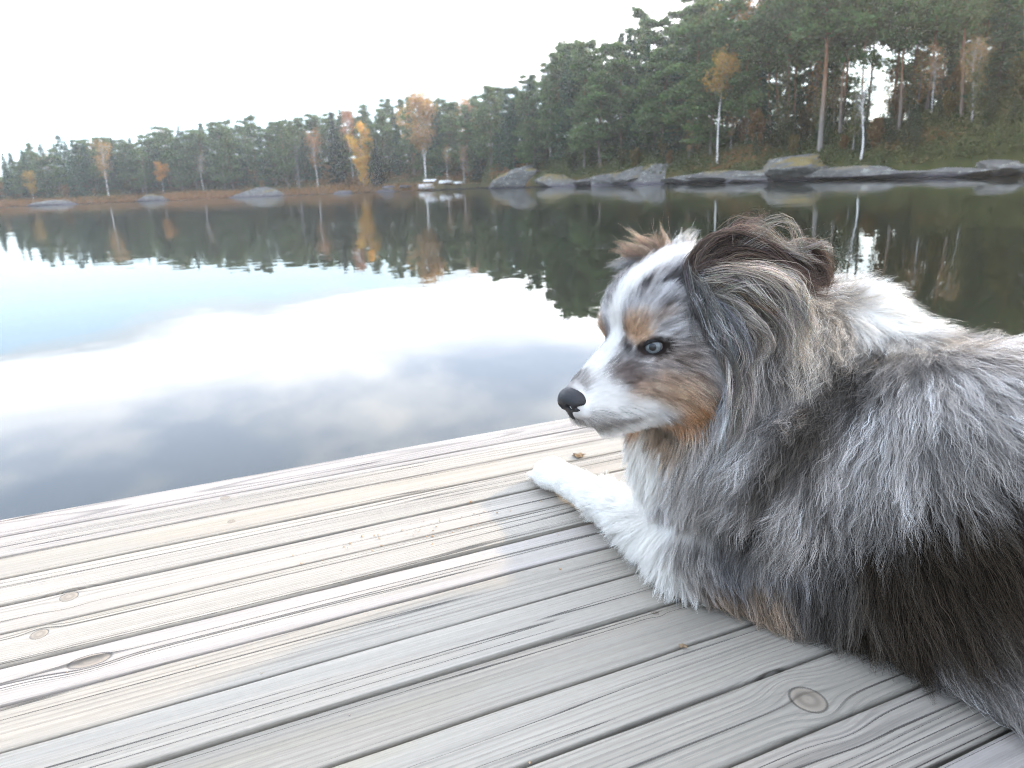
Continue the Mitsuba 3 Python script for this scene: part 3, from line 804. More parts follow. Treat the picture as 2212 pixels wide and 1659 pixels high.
def boat(x, t, heading, label, paint, tip=0.0, up=0.0, scale=1.0, overturned=False):
    key = numbered('rowing_boat')
    (v, f), P = hull_mesh()
    c = land_point(np.float64(x), np.float64(t))
    M = T().translate([float(c[0]), float(c[1]), float(c[2] + up)]).rotate([0, 0, 1], heading).rotate([1, 0, 0], 180.0 + tip if overturned else tip).scale(scale)
    if overturned:
        M = M @ T().translate([0, 0, -0.62])
    scene[key + '__hull'] = {**ply((v, f), paint, smooth=40), 'to_world': M}
    for s in (0, -1):
        scene[numbered_part(key + '__rail')] = {**ply(tube(P[:, s] + [0, 0, 0.01], 0.035, 6), 'boat_wood', smooth=True), 'to_world': M}
    for q in (6, 12):
        a, b = P[q, 1], P[q, -2]
        bx = np.array([[sx * 0.13 + a[0], y, 0.36 + sz * 0.02] for sx in (-1, 1) for y in (a[1] * 0.93, b[1] * 0.93) for sz in (-1, 1)])
        ff = np.array([[0, 1, 3], [0, 3, 2], [4, 6, 7], [4, 7, 5], [0, 4, 5], [0, 5, 1], [2, 3, 7], [2, 7, 6], [0, 2, 6], [0, 6, 4], [1, 5, 7], [1, 7, 3]])
        scene[numbered_part(key + '__thwart')] = {**ply((bx, ff), 'boat_wood'), 'to_world': M}
    tag(key, label, 'boat')


boat(930, 0.6, 12, 'white rowing boat with brown rail lying tilted nearest the water', 'white_paint', 24, 0.0, 1.05)
boat(934, 2.4, -14, 'white boat lying keel up behind the tilted white boat', 'white_paint', 8, 0.0, 0.75, True)
boat(967, 1.4, 62, 'white upturned boat seen end on, right of the tilted boat', 'white_paint', 0, 0.05, 1.0, True)
boat(993, 1.4, 70, 'smaller grey white upturned boat at the right end of the row', 'white_paint', 5, 0.0, 0.8, True)
boat(884, 0.9, 20, 'dark low boat just left of the white boats', 'dark_paint', 10, 0.0, 0.85)
boat(846, 0.9, 35, 'dark upturned boat furthest left in the row', 'dark_paint', 0, 0.0, 0.85, True)
# ---------------------------------------------------------------- the dog: one continuous skin from a smooth union of tapered bones and muscles
HR = np.array([[-0.8823, 0.4450, -0.1536], [-0.4625, -0.8802, 0.1063], [-0.0879, 0.1649, 0.9824]])   # head axes: nose, left ear, up
HT, HS = np.array([0.1331, 0.7502, 0.3021]), 0.914


def head_w(p):
    return np.asarray(p, float) * HS @ HR.T + HT


def head_l(P):
    return (np.asarray(P, float) - HT) @ HR / HS


def sd_ell(p, c, r):
    q = (p - np.asarray(c)) / np.asarray(r)
    k0 = np.linalg.norm(q, axis=-1)
    k1 = np.linalg.norm(q / np.asarray(r), axis=-1)
    return k0 * (k0 - 1) / np.maximum(k1, 1e-9)


def sd_cone(p, a, b, ra, rb):
    a, b = np.asarray(a, float), np.asarray(b, float)
    ab = b - a
    t = np.clip((p - a) @ ab / (ab @ ab), 0, 1)
    return np.linalg.norm(p - a - t[..., None] * ab, axis=-1) - (ra + (rb - ra) * t)


def smin(a, b, k):
    h = np.clip(0.5 + 0.5 * (b - a) / k, 0, 1)
    return b + (a - b) * h - k * h * (1 - h)


def smax(a, b, k):
    return -smin(-a, -b, k)


def head_sdf(P):
    q = head_l(P)
    s = q * [1, 1, 1]
    s[..., 1] = np.abs(s[..., 1])                     # the skull is the same on both sides
    d = sd_ell(q, (-0.048, 0, 0.020), (0.074, 0.056, 0.052))
    d = smin(d, sd_ell(q, (-0.006, 0, 0.026), (0.034, 0.032, 0.033)), 0.02)
    d = smin(d, sd_ell(s, (0.000, 0.023, 0.016), (0.026, 0.018, 0.018)), 0.012)
    d = smin(d, sd_ell(s, (-0.030, 0.032, -0.030), (0.048, 0.024, 0.042)), 0.02)
    d = smin(d, sd_cone(q, (0.015, 0, -0.040), (0.088, 0, -0.056), 0.036, 0.0200), 0.02)
    d = smin(d, sd_cone(q, (0.010, 0, 0.000), (0.092, 0, -0.041), 0.018, 0.0115), 0.014)
    d = smin(d, sd_ell(s, (0.050, 0.013, -0.068), (0.042, 0.014, 0.020)), 0.010)
    d = smin(d, sd_ell(s, (0.082, 0.010, -0.060), (0.020, 0.012, 0.015)), 0.008)
    d = smin(d, sd_cone(q, (-0.035, 0, -0.068), (0.060, 0, -0.085), 0.032, 0.0125), 0.016)
    d = smax(d, -sd_ell(s, (0.013, 0.043, -0.010), (0.0190, 0.016, 0.0115)), 0.004)
    return d * HS


W_SH, W_MID, W_RUMP = (0.375, 0.83, 0.150), (0.475, 0.69, 0.143), (0.60, 0.53, 0.145)
ELBOW, WRIST, PAW = (0.200, 0.765, 0.045), (0.118, 0.935, 0.036), (0.060, 1.058, 0.027)


def dog_sdf(P):
    d = head_sdf(P)
    nk = sd_cone(P, head_w((-0.060, 0, -0.005)), (0.330, 0.820, 0.215), 0.054, 0.082)          # neck
    d = smin(d, nk, 0.045)
    d = smin(d, sd_cone(P, head_w((-0.055, 0.0, -0.055)), (0.235, 0.815, 0.165), 0.045, 0.085), 0.04)   # throat
    ruff = sd_ell(P, (0.222, 0.798, 0.160), (0.088, 0.084, 0.098))
    d = smin(d, ruff, 0.03)
    d = smin(d, sd_cone(P, (0.250, 0.795, 0.252), (0.392, 0.855, 0.268), 0.072, 0.056), 0.03)       # nape folds
    d = smin(d, sd_cone(P, (0.392, 0.855, 0.262), (0.470, 0.760, 0.222), 0.056, 0.050), 0.03)
    body = sd_cone(P, W_SH, W_MID, 0.126, 0.124)
    body = smin(body, sd_cone(P, W_MID, W_RUMP, 0.124, 0.130), 0.05)
    body = smin(body, sd_cone(P, (0.315, 0.715, 0.055), (0.43, 0.575, 0.055), 0.050, 0.050), 0.05)
    sh = sd_ell((P - np.array([0.300, 0.745, 0.130])) @ np.array([[0.76, -0.65, 0], [0.65, 0.76, 0], [0, 0, 1.0]]).T, (0, 0, 0), (0.070, 0.105, 0.110))
    body = smin(body, sh, 0.035)
    d = smin(d, body, 0.014)
    # left foreleg, right foreleg tucked ahead of the chest, left hind leg folded along the flank
    leg = sd_cone(P, (0.270, 0.775, 0.110), ELBOW, 0.062, 0.042)
    leg = smin(leg, sd_cone(P, ELBOW, WRIST, 0.039, 0.026), 0.02)
    leg = smin(leg, sd_cone(P, WRIST, PAW, 0.025, 0.022), 0.015)
    leg = smin(leg, sd_ell(P, (0.055, 1.066, 0.024), (0.028, 0.034, 0.022)), 0.012)
    for k in range(4):
        o = (k - 1.5) * 0.0125
        leg = smin(leg, sd_cone(P, (0.062 + o * 0.9, 1.070 + o * 0.35, 0.024), (0.046 + o * 0.95, 1.100 - abs(o) * 0.35 + o * 0.35, 0.014), 0.0095, 0.0080), 0.005)
    d = smin(d, leg, 0.02)
    d = smin(d, sd_cone(P, (0.215, 0.750, 0.036), (0.285, 0.695, 0.036), 0.034, 0.036), 0.03)
    d = smin(d, sd_cone(P, (0.37, 0.90, 0.10), (0.31, 0.95, 0.045), 0.06, 0.04), 0.03)
    d = smin(d, sd_cone(P, (0.31, 0.95, 0.045), (0.29, 1.10, 0.030), 0.036, 0.026), 0.02)
    thigh = sd_ell((P - np.array([0.500, 0.555, 0.115])) @ np.array([[0.65, -0.76, 0], [0.76, 0.65, 0], [0, 0, 1.0]]).T, (0, 0, 0), (0.130, 0.085, 0.110))
    d = smin(d, thigh, 0.03)
    d = smin(d, sd_cone(P, (0.405, 0.60, 0.040), (0.465, 0.475, 0.040), 0.034, 0.036), 0.02)
    d = smin(d, sd_cone(P, W_RUMP, (0.69, 0.40, 0.10), 0.12, 0.08), 0.05)
    return smax(d, 0.004 - P[..., 2], 0.01)            # it lies on the deck


def surface_nets(fn, lo, hi, step):
    """The zero surface of fn on a grid, as a welded mesh."""
    ax = [np.arange(a, b + step, step) for a, b in zip(lo, hi)]
    G = np.stack(np.meshgrid(*ax, indexing='ij'), -1)
    D = np.empty(G.shape[:3])
    for i in range(0, len(G), 24):
        D[i:i + 24] = fn(G[i:i + 24])
    inside = D < 0
    n = np.array(D.shape)
    acc, cnt = np.zeros((*(n - 1), 3)), np.zeros(n - 1)
    o = [(0, 0), (0, 1), (1, 0), (1, 1)]
    faces = []
    edges = []
    for a in range(3):
        s0 = [slice(None)] * 3
        s1 = [slice(None)] * 3
        s0[a], s1[a] = slice(None, -1), slice(1, None)
        d0, d1 = D[tuple(s0)], D[tuple(s1)]
        ii = np.argwhere((d0 < 0) != (d1 < 0))
        v0, v1 = d0[tuple(ii.T)], d1[tuple(ii.T)]
        t = v0 / (v0 - v1)
        pos = ii.astype(float)
        pos[:, a] += t
        b, c = (a + 1) % 3, (a + 2) % 3
        ok = (ii[:, b] > 0) & (ii[:, c] > 0) & (ii[:, b] < n[b] - 1) & (ii[:, c] < n[c] - 1)
        ii, pos, v0 = ii[ok], pos[ok], v0[ok]
        cells = []
        for db, dc in ((1, 1), (0, 1), (0, 0), (1, 0)):
            cc = ii.copy()
            cc[:, b] -= db
            cc[:, c] -= dc
            np.add.at(acc, tuple(cc.T), pos)
            np.add.at(cnt, tuple(cc.T), 1)
            cells.append(cc)
        edges.append((cells, v0 < 0))
    idx = -np.ones(n - 1, int)
    on = cnt > 0
    idx[on] = np.arange(on.sum())
    V = acc[on] / cnt[on][:, None] * step + np.array(lo)
    for cells, flip in edges:
        q = np.stack([idx[tuple(c.T)] for c in cells], 1)
        q = np.where(flip[:, None], q, q[:, ::-1])
        faces += [q[:, [0, 1, 2]], q[:, [0, 2, 3]]]
    return V, np.vstack(faces)


SKIN_V, SKIN_F = surface_nets(dog_sdf, (0.0, 0.36, -0.005), (0.80, 1.16, 0.41), 0.0045)


def grad_sdf(P, e=0.0015):
    g = np.stack([dog_sdf(P + np.eye(3)[k] * e) - dog_sdf(P - np.eye(3)[k] * e) for k in range(3)], -1)
    return unit(g)
# ---------------------------------------------------------------- the coat. Grooming guides on the skin: place, lie of the hair, length, curl, lift, colour (crease and flank shade included)
GUIDES = [
    (0.071, 0.713, 0.278, 0.65, 0.52, 0.55, 0.011, 0, 0.37, 'head'),
    (0.083, 0.694, 0.258, 0.96, 0.26, 0.08, 0.013, 0, 0.37, 'head'),
    (0.096, 0.693, 0.234, 0.90, 0.31, -0.32, 0.015, 0, 0.37, 'head'),
    (0.082, 0.692, 0.228, 0.79, 0.41, -0.46, 0.014, 0, 0.42, 'head'),
    (0.122, 0.714, 0.217, 0.46, 0.81, -0.37, 0.020, 0, 0.42, 'head'),
    (0.104, 0.716, 0.290, 0.63, 0.44, 0.64, 0.013, 0, 0.37, 'head'),
    (0.111, 0.702, 0.264, 0.98, 0.21, 0.00, 0.014, 0, 0.37, 'head'),
    (0.134, 0.706, 0.277, 0.94, -0.31, -0.17, 0.016, 0, 0.37, 'head'),
    (0.153, 0.705, 0.257, 0.90, 0.08, -0.42, 0.022, 0, 0.42, 'head'),
    (0.177, 0.710, 0.245, 0.79, 0.27, -0.55, 0.033, 0.1, 0.42, 'head'),
    (0.165, 0.702, 0.285, 0.95, -0.01, -0.33, 0.022, 0, 0.42, 'head'),
    (0.161, 0.707, 0.312, 0.97, 0.03, 0.25, 0.021, 0, 0.42, 'head'),
    (0.124, 0.715, 0.322, 0.36, -0.05, 0.93, 0.015, 0, 0.42, 'head'),
    (0.103, 0.739, 0.323, -0.15, 0.30, 0.94, 0.015, 0, 0.42, 'head'),
    (0.120, 0.731, 0.347, 0.55, 0.28, 0.79, 0.020, 0, 0.47, 'head'),
    (0.146, 0.721, 0.347, 0.73, 0.28, 0.62, 0.022, 0, 0.42, 'head'),
    (0.140, 0.740, 0.363, 0.58, 0.64, 0.50, 0.026, 0, 0.52, 'head'),
    (0.161, 0.752, 0.372, 0.49, 0.81, 0.33, 0.033, 0.1, 0.62, 'head'),
    (0.172, 0.719, 0.346, 0.88, 0.29, 0.38, 0.028, 0, 0.42, 'head'),
    (0.184, 0.710, 0.320, 0.93, 0.12, -0.36, 0.033, 0.1, 0.42, 'head'),
    (0.194, 0.707, 0.283, 0.61, 0.08, -0.79, 0.043, 0.2, 0.42, 'head'),
    (0.190, 0.708, 0.255, 0.46, 0.30, -0.84, 0.043, 0.2, 0.42, 'head'),
    (0.182, 0.771, 0.377, 0.31, 0.95, 0.04, 0.040, 0.2, 0.82, 'head'),
    (0.193, 0.749, 0.369, 0.60, 0.78, 0.19, 0.040, 0.2, 0.52, 'head'),
    (0.216, 0.712, 0.272, -0.08, -0.06, -0.99, 0.063, 0.2, 0.3, 'light'),
    (0.229, 0.721, 0.297, 0.04, -0.32, -0.95, 0.063, 0.2, 0.3, 'light'),
    (0.216, 0.716, 0.237, -0.21, 0.10, -0.97, 0.063, 0.3, 0.3, 'light'),
    (0.156, 0.739, 0.191, -0.17, 0.34, -0.93, 0.020, 0.2, 0.3, 'tanpale'),
    (0.145, 0.756, 0.167, -0.12, 0.22, -0.97, 0.035, 0.2, 0.35, 'white'),
    (0.213, 0.716, 0.197, -0.48, -0.08, -0.88, 0.063, 0.5, 0.3, 'light'),
    (0.178, 0.725, 0.160, -0.20, 0.15, -0.97, 0.063, 0.5, 0.3, 'light'),
    (0.155, 0.754, 0.121, 0.10, 0.44, -0.89, 0.052, 0.3, 0.3, 'pale'),
    (0.145, 0.757, 0.148, -0.02, 0.26, -0.96, 0.052, 0.3, 0.35, 'white'),
    (0.213, 0.708, 0.145, -0.18, 0.31, -0.93, 0.069, 0.6, 0.3, 'mid'),
    (0.243, 0.693, 0.204, -0.52, -0.38, -0.76, 0.069, 0.9, 0.35, 'light'),
    (0.229, 0.672, 0.159, -0.39, 0.09, -0.92, 0.069, 0.7, 0.3, 'light'),
    (0.279, 0.721, 0.242, -0.45, -0.37, -0.81, 0.063, 1, 0.4, 'light'),
    (0.312, 0.738, 0.271, -0.55, -0.48, -0.69, 0.058, 1, 0.45, 'cream'),
    (0.268, 0.723, 0.276, -0.38, -0.34, -0.86, 0.058, 1, 0.4, 'mid'),
    (0.258, 0.738, 0.312, -0.19, -0.68, -0.71, 0.052, 0.6, 0.4, 'mid'),
    (0.306, 0.751, 0.298, -0.40, -0.71, -0.58, 0.052, 1, 0.4, 'cream'),
    (0.351, 0.790, 0.309, -0.16, -0.84, -0.51, 0.046, 1, 0.45, 'cream'),
    (0.374, 0.823, 0.323, 0.93, 0.34, 0.11, 0.035, 0.9, 0.6, 'cream'),
    (0.409, 0.807, 0.308, 0.97, -0.09, -0.22, 0.052, 0.4, 0.45, 'white'),
    (0.432, 0.800, 0.298, 0.96, 0.13, -0.24, 0.046, 0.3, 0.5, 'white'),
    (0.383, 0.794, 0.301, 0.28, -0.66, -0.70, 0.046, 0.6, 0.4, 'white'),
    (0.370, 0.773, 0.281, -0.70, -0.58, -0.41, 0.046, 1, 0.4, 'cream'),
    (0.412, 0.777, 0.283, -0.46, -0.67, -0.58, 0.046, 0.9, 0.4, 'cream'),
    (0.308, 0.710, 0.230, -0.61, -0.70, -0.37, 0.052, 1, 0.35, 'dark'),  # ruff crease: its shade is put into the hair colour
    (0.265, 0.678, 0.204, -0.55, -0.46, -0.70, 0.052, 0.8, 0.3, 'dark'),
    (0.347, 0.737, 0.250, -0.65, -0.54, -0.53, 0.046, 0.9, 0.35, 'dark'),
    (0.241, 0.667, 0.170, -0.44, -0.11, -0.89, 0.058, 0.7, 0.3, 'dark'),
    (0.402, 0.728, 0.270, -0.67, -0.69, -0.27, 0.058, 0.6, 0.4, 'mid'),
    (0.448, 0.760, 0.280, -0.14, -0.95, -0.27, 0.058, 0.6, 0.55, 'cream'),
    (0.444, 0.704, 0.278, 0.23, -0.97, 0.02, 0.069, 0.3, 0.4, 'light'),
    (0.457, 0.668, 0.277, 0.13, -0.99, -0.11, 0.069, 0.3, 0.45, 'light'),
    (0.435, 0.605, 0.248, 0.21, -0.89, -0.42, 0.075, 0.4, 0.3, 'light'),
    (0.404, 0.656, 0.256, 0.01, -0.94, -0.35, 0.069, 0.4, 0.3, 'light'),
    (0.383, 0.679, 0.250, -0.36, -0.78, -0.52, 0.069, 0.4, 0.3, 'light'),
    (0.355, 0.682, 0.227, -0.53, -0.33, -0.78, 0.069, 0.5, 0.3, 'light'),
    (0.327, 0.672, 0.184, -0.48, -0.23, -0.85, 0.069, 0.5, 0.3, 'light'),
    (0.358, 0.638, 0.196, -0.03, -0.59, -0.80, 0.075, 0.5, 0.3, 'light'),
    (0.390, 0.616, 0.221, 0.22, -0.84, -0.50, 0.075, 0.4, 0.3, 'mid'),
    (0.408, 0.585, 0.210, 0.30, -0.81, -0.50, 0.065, 0.4, 0.3, 'mid'),
    (0.344, 0.646, 0.165, -0.09, -0.17, -0.98, 0.069, 0.5, 0.3, 'mid'),
    (0.269, 0.659, 0.168, -0.53, -0.25, -0.81, 0.069, 0.6, 0.3, 'light'),
    (0.308, 0.660, 0.137, -0.19, -0.16, -0.97, 0.069, 0.6, 0.3, 'mid'),
    (0.252, 0.655, 0.132, -0.31, 0.06, -0.95, 0.058, 0.5, 0.3, 'mid'),
    (0.225, 0.679, 0.101, 0.06, 0.35, -0.93, 0.052, 0.3, 0.25, 'blue'),
    (0.201, 0.729, 0.087, -0.24, -0.21, -0.95, 0.035, 0.2, 0.25, 'mid'),
    (0.180, 0.723, 0.058, 0.23, -0.49, -0.84, 0.030, 0.2, 0.25, 'mid'),
    (0.215, 0.705, 0.055, 0.44, -0.53, -0.73, 0.035, 0.3, 0.25, 'blue'),
    (0.216, 0.704, 0.031, 0.42, -0.07, -0.90, 0.046, 0.4, 0.25, 'tanpale'),
    (0.246, 0.677, 0.038, 0.49, -0.28, -0.83, 0.052, 0.4, 0.25, 'tanpale'),
    (0.264, 0.658, 0.095, 0.15, 0.25, -0.96, 0.058, 0.4, 0.25, 'blue'),
    (0.362, 0.614, 0.156, 0.23, -0.47, -0.85, 0.081, 0.4, 0.25, 'black'),  # near-black flank: dark coat, with some shade put into the colour
    (0.342, 0.635, 0.118, 0.03, -0.52, -0.85, 0.081, 0.4, 0.25, 'black'),
    (0.367, 0.600, 0.121, 0.31, -0.68, -0.67, 0.081, 0.3, 0.25, 'black'),
    (0.389, 0.571, 0.136, 0.35, -0.77, -0.53, 0.081, 0.3, 0.25, 'black'),
    (0.401, 0.566, 0.173, 0.30, -0.78, -0.54, 0.081, 0.3, 0.25, 'black'),
    (0.414, 0.560, 0.191, 0.24, -0.82, -0.52, 0.081, 0.3, 0.25, 'darkb'),
    (0.307, 0.648, 0.073, -0.04, -0.26, -0.97, 0.069, 0.4, 0.25, 'dark'),
    (0.282, 0.657, 0.027, 0.24, 0.27, -0.93, 0.058, 0.3, 0.25, 'dark'),
    (0.323, 0.628, 0.044, 0.31, -0.05, -0.95, 0.069, 0.3, 0.25, 'black'),  # lower flank: dark coat, colour deepened partly for shade
    (0.349, 0.595, 0.064, 0.30, -0.52, -0.80, 0.069, 0.3, 0.25, 'black'),
    (0.374, 0.569, 0.079, 0.40, -0.75, -0.53, 0.075, 0.3, 0.25, 'black'),
    (0.397, 0.545, 0.098, 0.42, -0.77, -0.49, 0.075, 0.3, 0.25, 'darkb'),
    (0.407, 0.526, 0.075, 0.48, -0.70, -0.53, 0.069, 0.3, 0.25, 'mid'),
    (0.374, 0.592, 0.011, 0.69, 0.40, -0.61, 0.050, 0.3, 0.3, 'mid'),
    (0.376, 0.559, 0.049, 0.51, -0.69, -0.52, 0.065, 0.3, 0.25, 'mid'),
    (0.389, 0.540, 0.048, 0.47, -0.73, -0.49, 0.069, 0.3, 0.3, 'mid'),
    (0.385, 0.561, 0.021, 0.68, -0.21, -0.71, 0.063, 0.3, 0.35, 'pale'),
    (0.391, 0.562, 0.008, 0.75, 0.24, -0.62, 0.058, 0.3, 0.25, 'pale'),
    (0.407, 0.534, 0.001, 0.76, 0.38, -0.52, 0.058, 0.3, 0.25, 'pale'),
    (0.405, 0.517, 0.047, 0.44, -0.77, -0.47, 0.063, 0.3, 0.25, 'pale'),
    (0.164, 0.771, 0.079, -0.31, -0.09, -0.95, 0.048, 0.3, 0.45, 'white'),
    (0.148, 0.793, 0.033, 0.01, 0.59, -0.81, 0.036, 0.2, 0.5, 'white'),
    (0.111, 0.893, 0.022, -0.04, 0.87, -0.49, 0.026, 0.2, 0.3, 'white'),
    (0.081, 0.963, 0.022, -0.25, 0.91, -0.34, 0.016, 0.1, 0.3, 'white'),
    (0.052, 1.023, 0.022, -0.51, 0.85, -0.11, 0.010, 0, 0.3, 'white'),
    (0.130, 0.854, 0.015, 0.17, 0.86, -0.49, 0.032, 0.3, 0.5, 'white'),
    (0.158, 0.761, 0.015, 0.37, 0.64, -0.68, 0.052, 0.3, 0.5, 'white'),
    (0.179, 0.735, 0.012, 0.34, 0.63, -0.70, 0.030, 0.4, 0.3, 'white'),
    (0.391, 0.762, 0.272, -0.67, -0.65, -0.35, 0.035, 0.6, 0.25, 'dark'),  # more painted shade along the crease between ruff and shoulder
    (0.292, 0.690, 0.217, -0.63, -0.63, -0.46, 0.035, 0.7, 0.25, 'darkb'),
    (0.258, 0.669, 0.188, -0.51, -0.32, -0.79, 0.035, 0.6, 0.25, 'darkb'),
    (0.229, 0.668, 0.141, -0.32, 0.20, -0.92, 0.046, 0.5, 0.25, 'dark'),
    (0.204, 0.725, 0.110, -0.32, 0.40, -0.86, 0.046, 0.4, 0.25, 'mid'),
    (0.396, 0.825, 0.322, 0.92, 0.39, 0.05, 0.052, 0.4, 0.6, 'white'),
    (0.455, 0.815, 0.300, 0.67, 0.63, -0.39, 0.052, 0.3, 0.6, 'white'),
    (0.413, 0.791, 0.296, 0.84, -0.39, -0.37, 0.052, 0.4, 0.45, 'white'),
    (0.473, 0.781, 0.285, 0.61, 0.76, -0.22, 0.052, 0.4, 0.8, 'light'),
    (0.491, 0.745, 0.284, 0.71, 0.66, -0.24, 0.058, 0.4, 0.8, 'light'),
    (0.500, 0.707, 0.280, 0.79, 0.58, -0.21, 0.058, 0.4, 0.7, 'light'),
    (0.367, 0.584, 0.002, 0.66, 0.35, -0.67, 0.050, 0.3, 0.35, 'pale'),
    (0.404, 0.576, 0.193, 0.31, -0.81, -0.49, 0.065, 0.3, 0.25, 'black'),  # upper flank: the same dark coat with shade in its colour
    (0.386, 0.587, 0.172, 0.32, -0.71, -0.62, 0.065, 0.3, 0.25, 'black'),
    (0.410, 0.551, 0.171, 0.32, -0.81, -0.49, 0.065, 0.3, 0.25, 'black'),
    (0.357, 0.623, 0.166, 0.14, -0.47, -0.87, 0.065, 0.4, 0.25, 'darkb'),
    (0.163, 0.736, 0.046, -0.08, 0.03, -1.00, 0.045, 0.2, 0.45, 'white'),
    (0.147, 0.761, 0.006, 0.34, 0.69, -0.63, 0.050, 0.3, 0.5, 'white'),
    (0.170, 0.742, 0.002, 0.39, 0.76, -0.52, 0.050, 0.3, 0.5, 'white'),
    (0.141, 0.785, 0.011, 0.28, 0.74, -0.61, 0.045, 0.2, 0.5, 'white'),
    # the far side and the top of the back
    (0.45, 0.90, 0.22, 0.35, -0.75, -0.30, 0.055, 0.4, 0.35, 'cream'), (0.56, 0.78, 0.20, 0.5, -0.7, -0.3, 0.06, 0.3, 0.3, 'mid'),
    (0.62, 0.60, 0.24, 0.5, -0.8, -0.1, 0.06, 0.3, 0.3, 'mid'), (0.68, 0.50, 0.12, 0.5, -0.6, -0.5, 0.06, 0.3, 0.3, 'black'),
    (0.50, 0.92, 0.10, 0.2, -0.2, -0.9, 0.05, 0.3, 0.3, 'mid'), (0.29, 1.05, 0.05, -0.1, 0.9, -0.2, 0.018, 0.1, 0.3, 'white'),
    (0.30, 0.94, 0.10, -0.1, 0.3, -0.9, 0.04, 0.3, 0.3, 'white'), (0.20, 0.87, 0.16, -0.3, 0.2, -0.9, 0.05, 0.3, 0.3, 'white'),
]
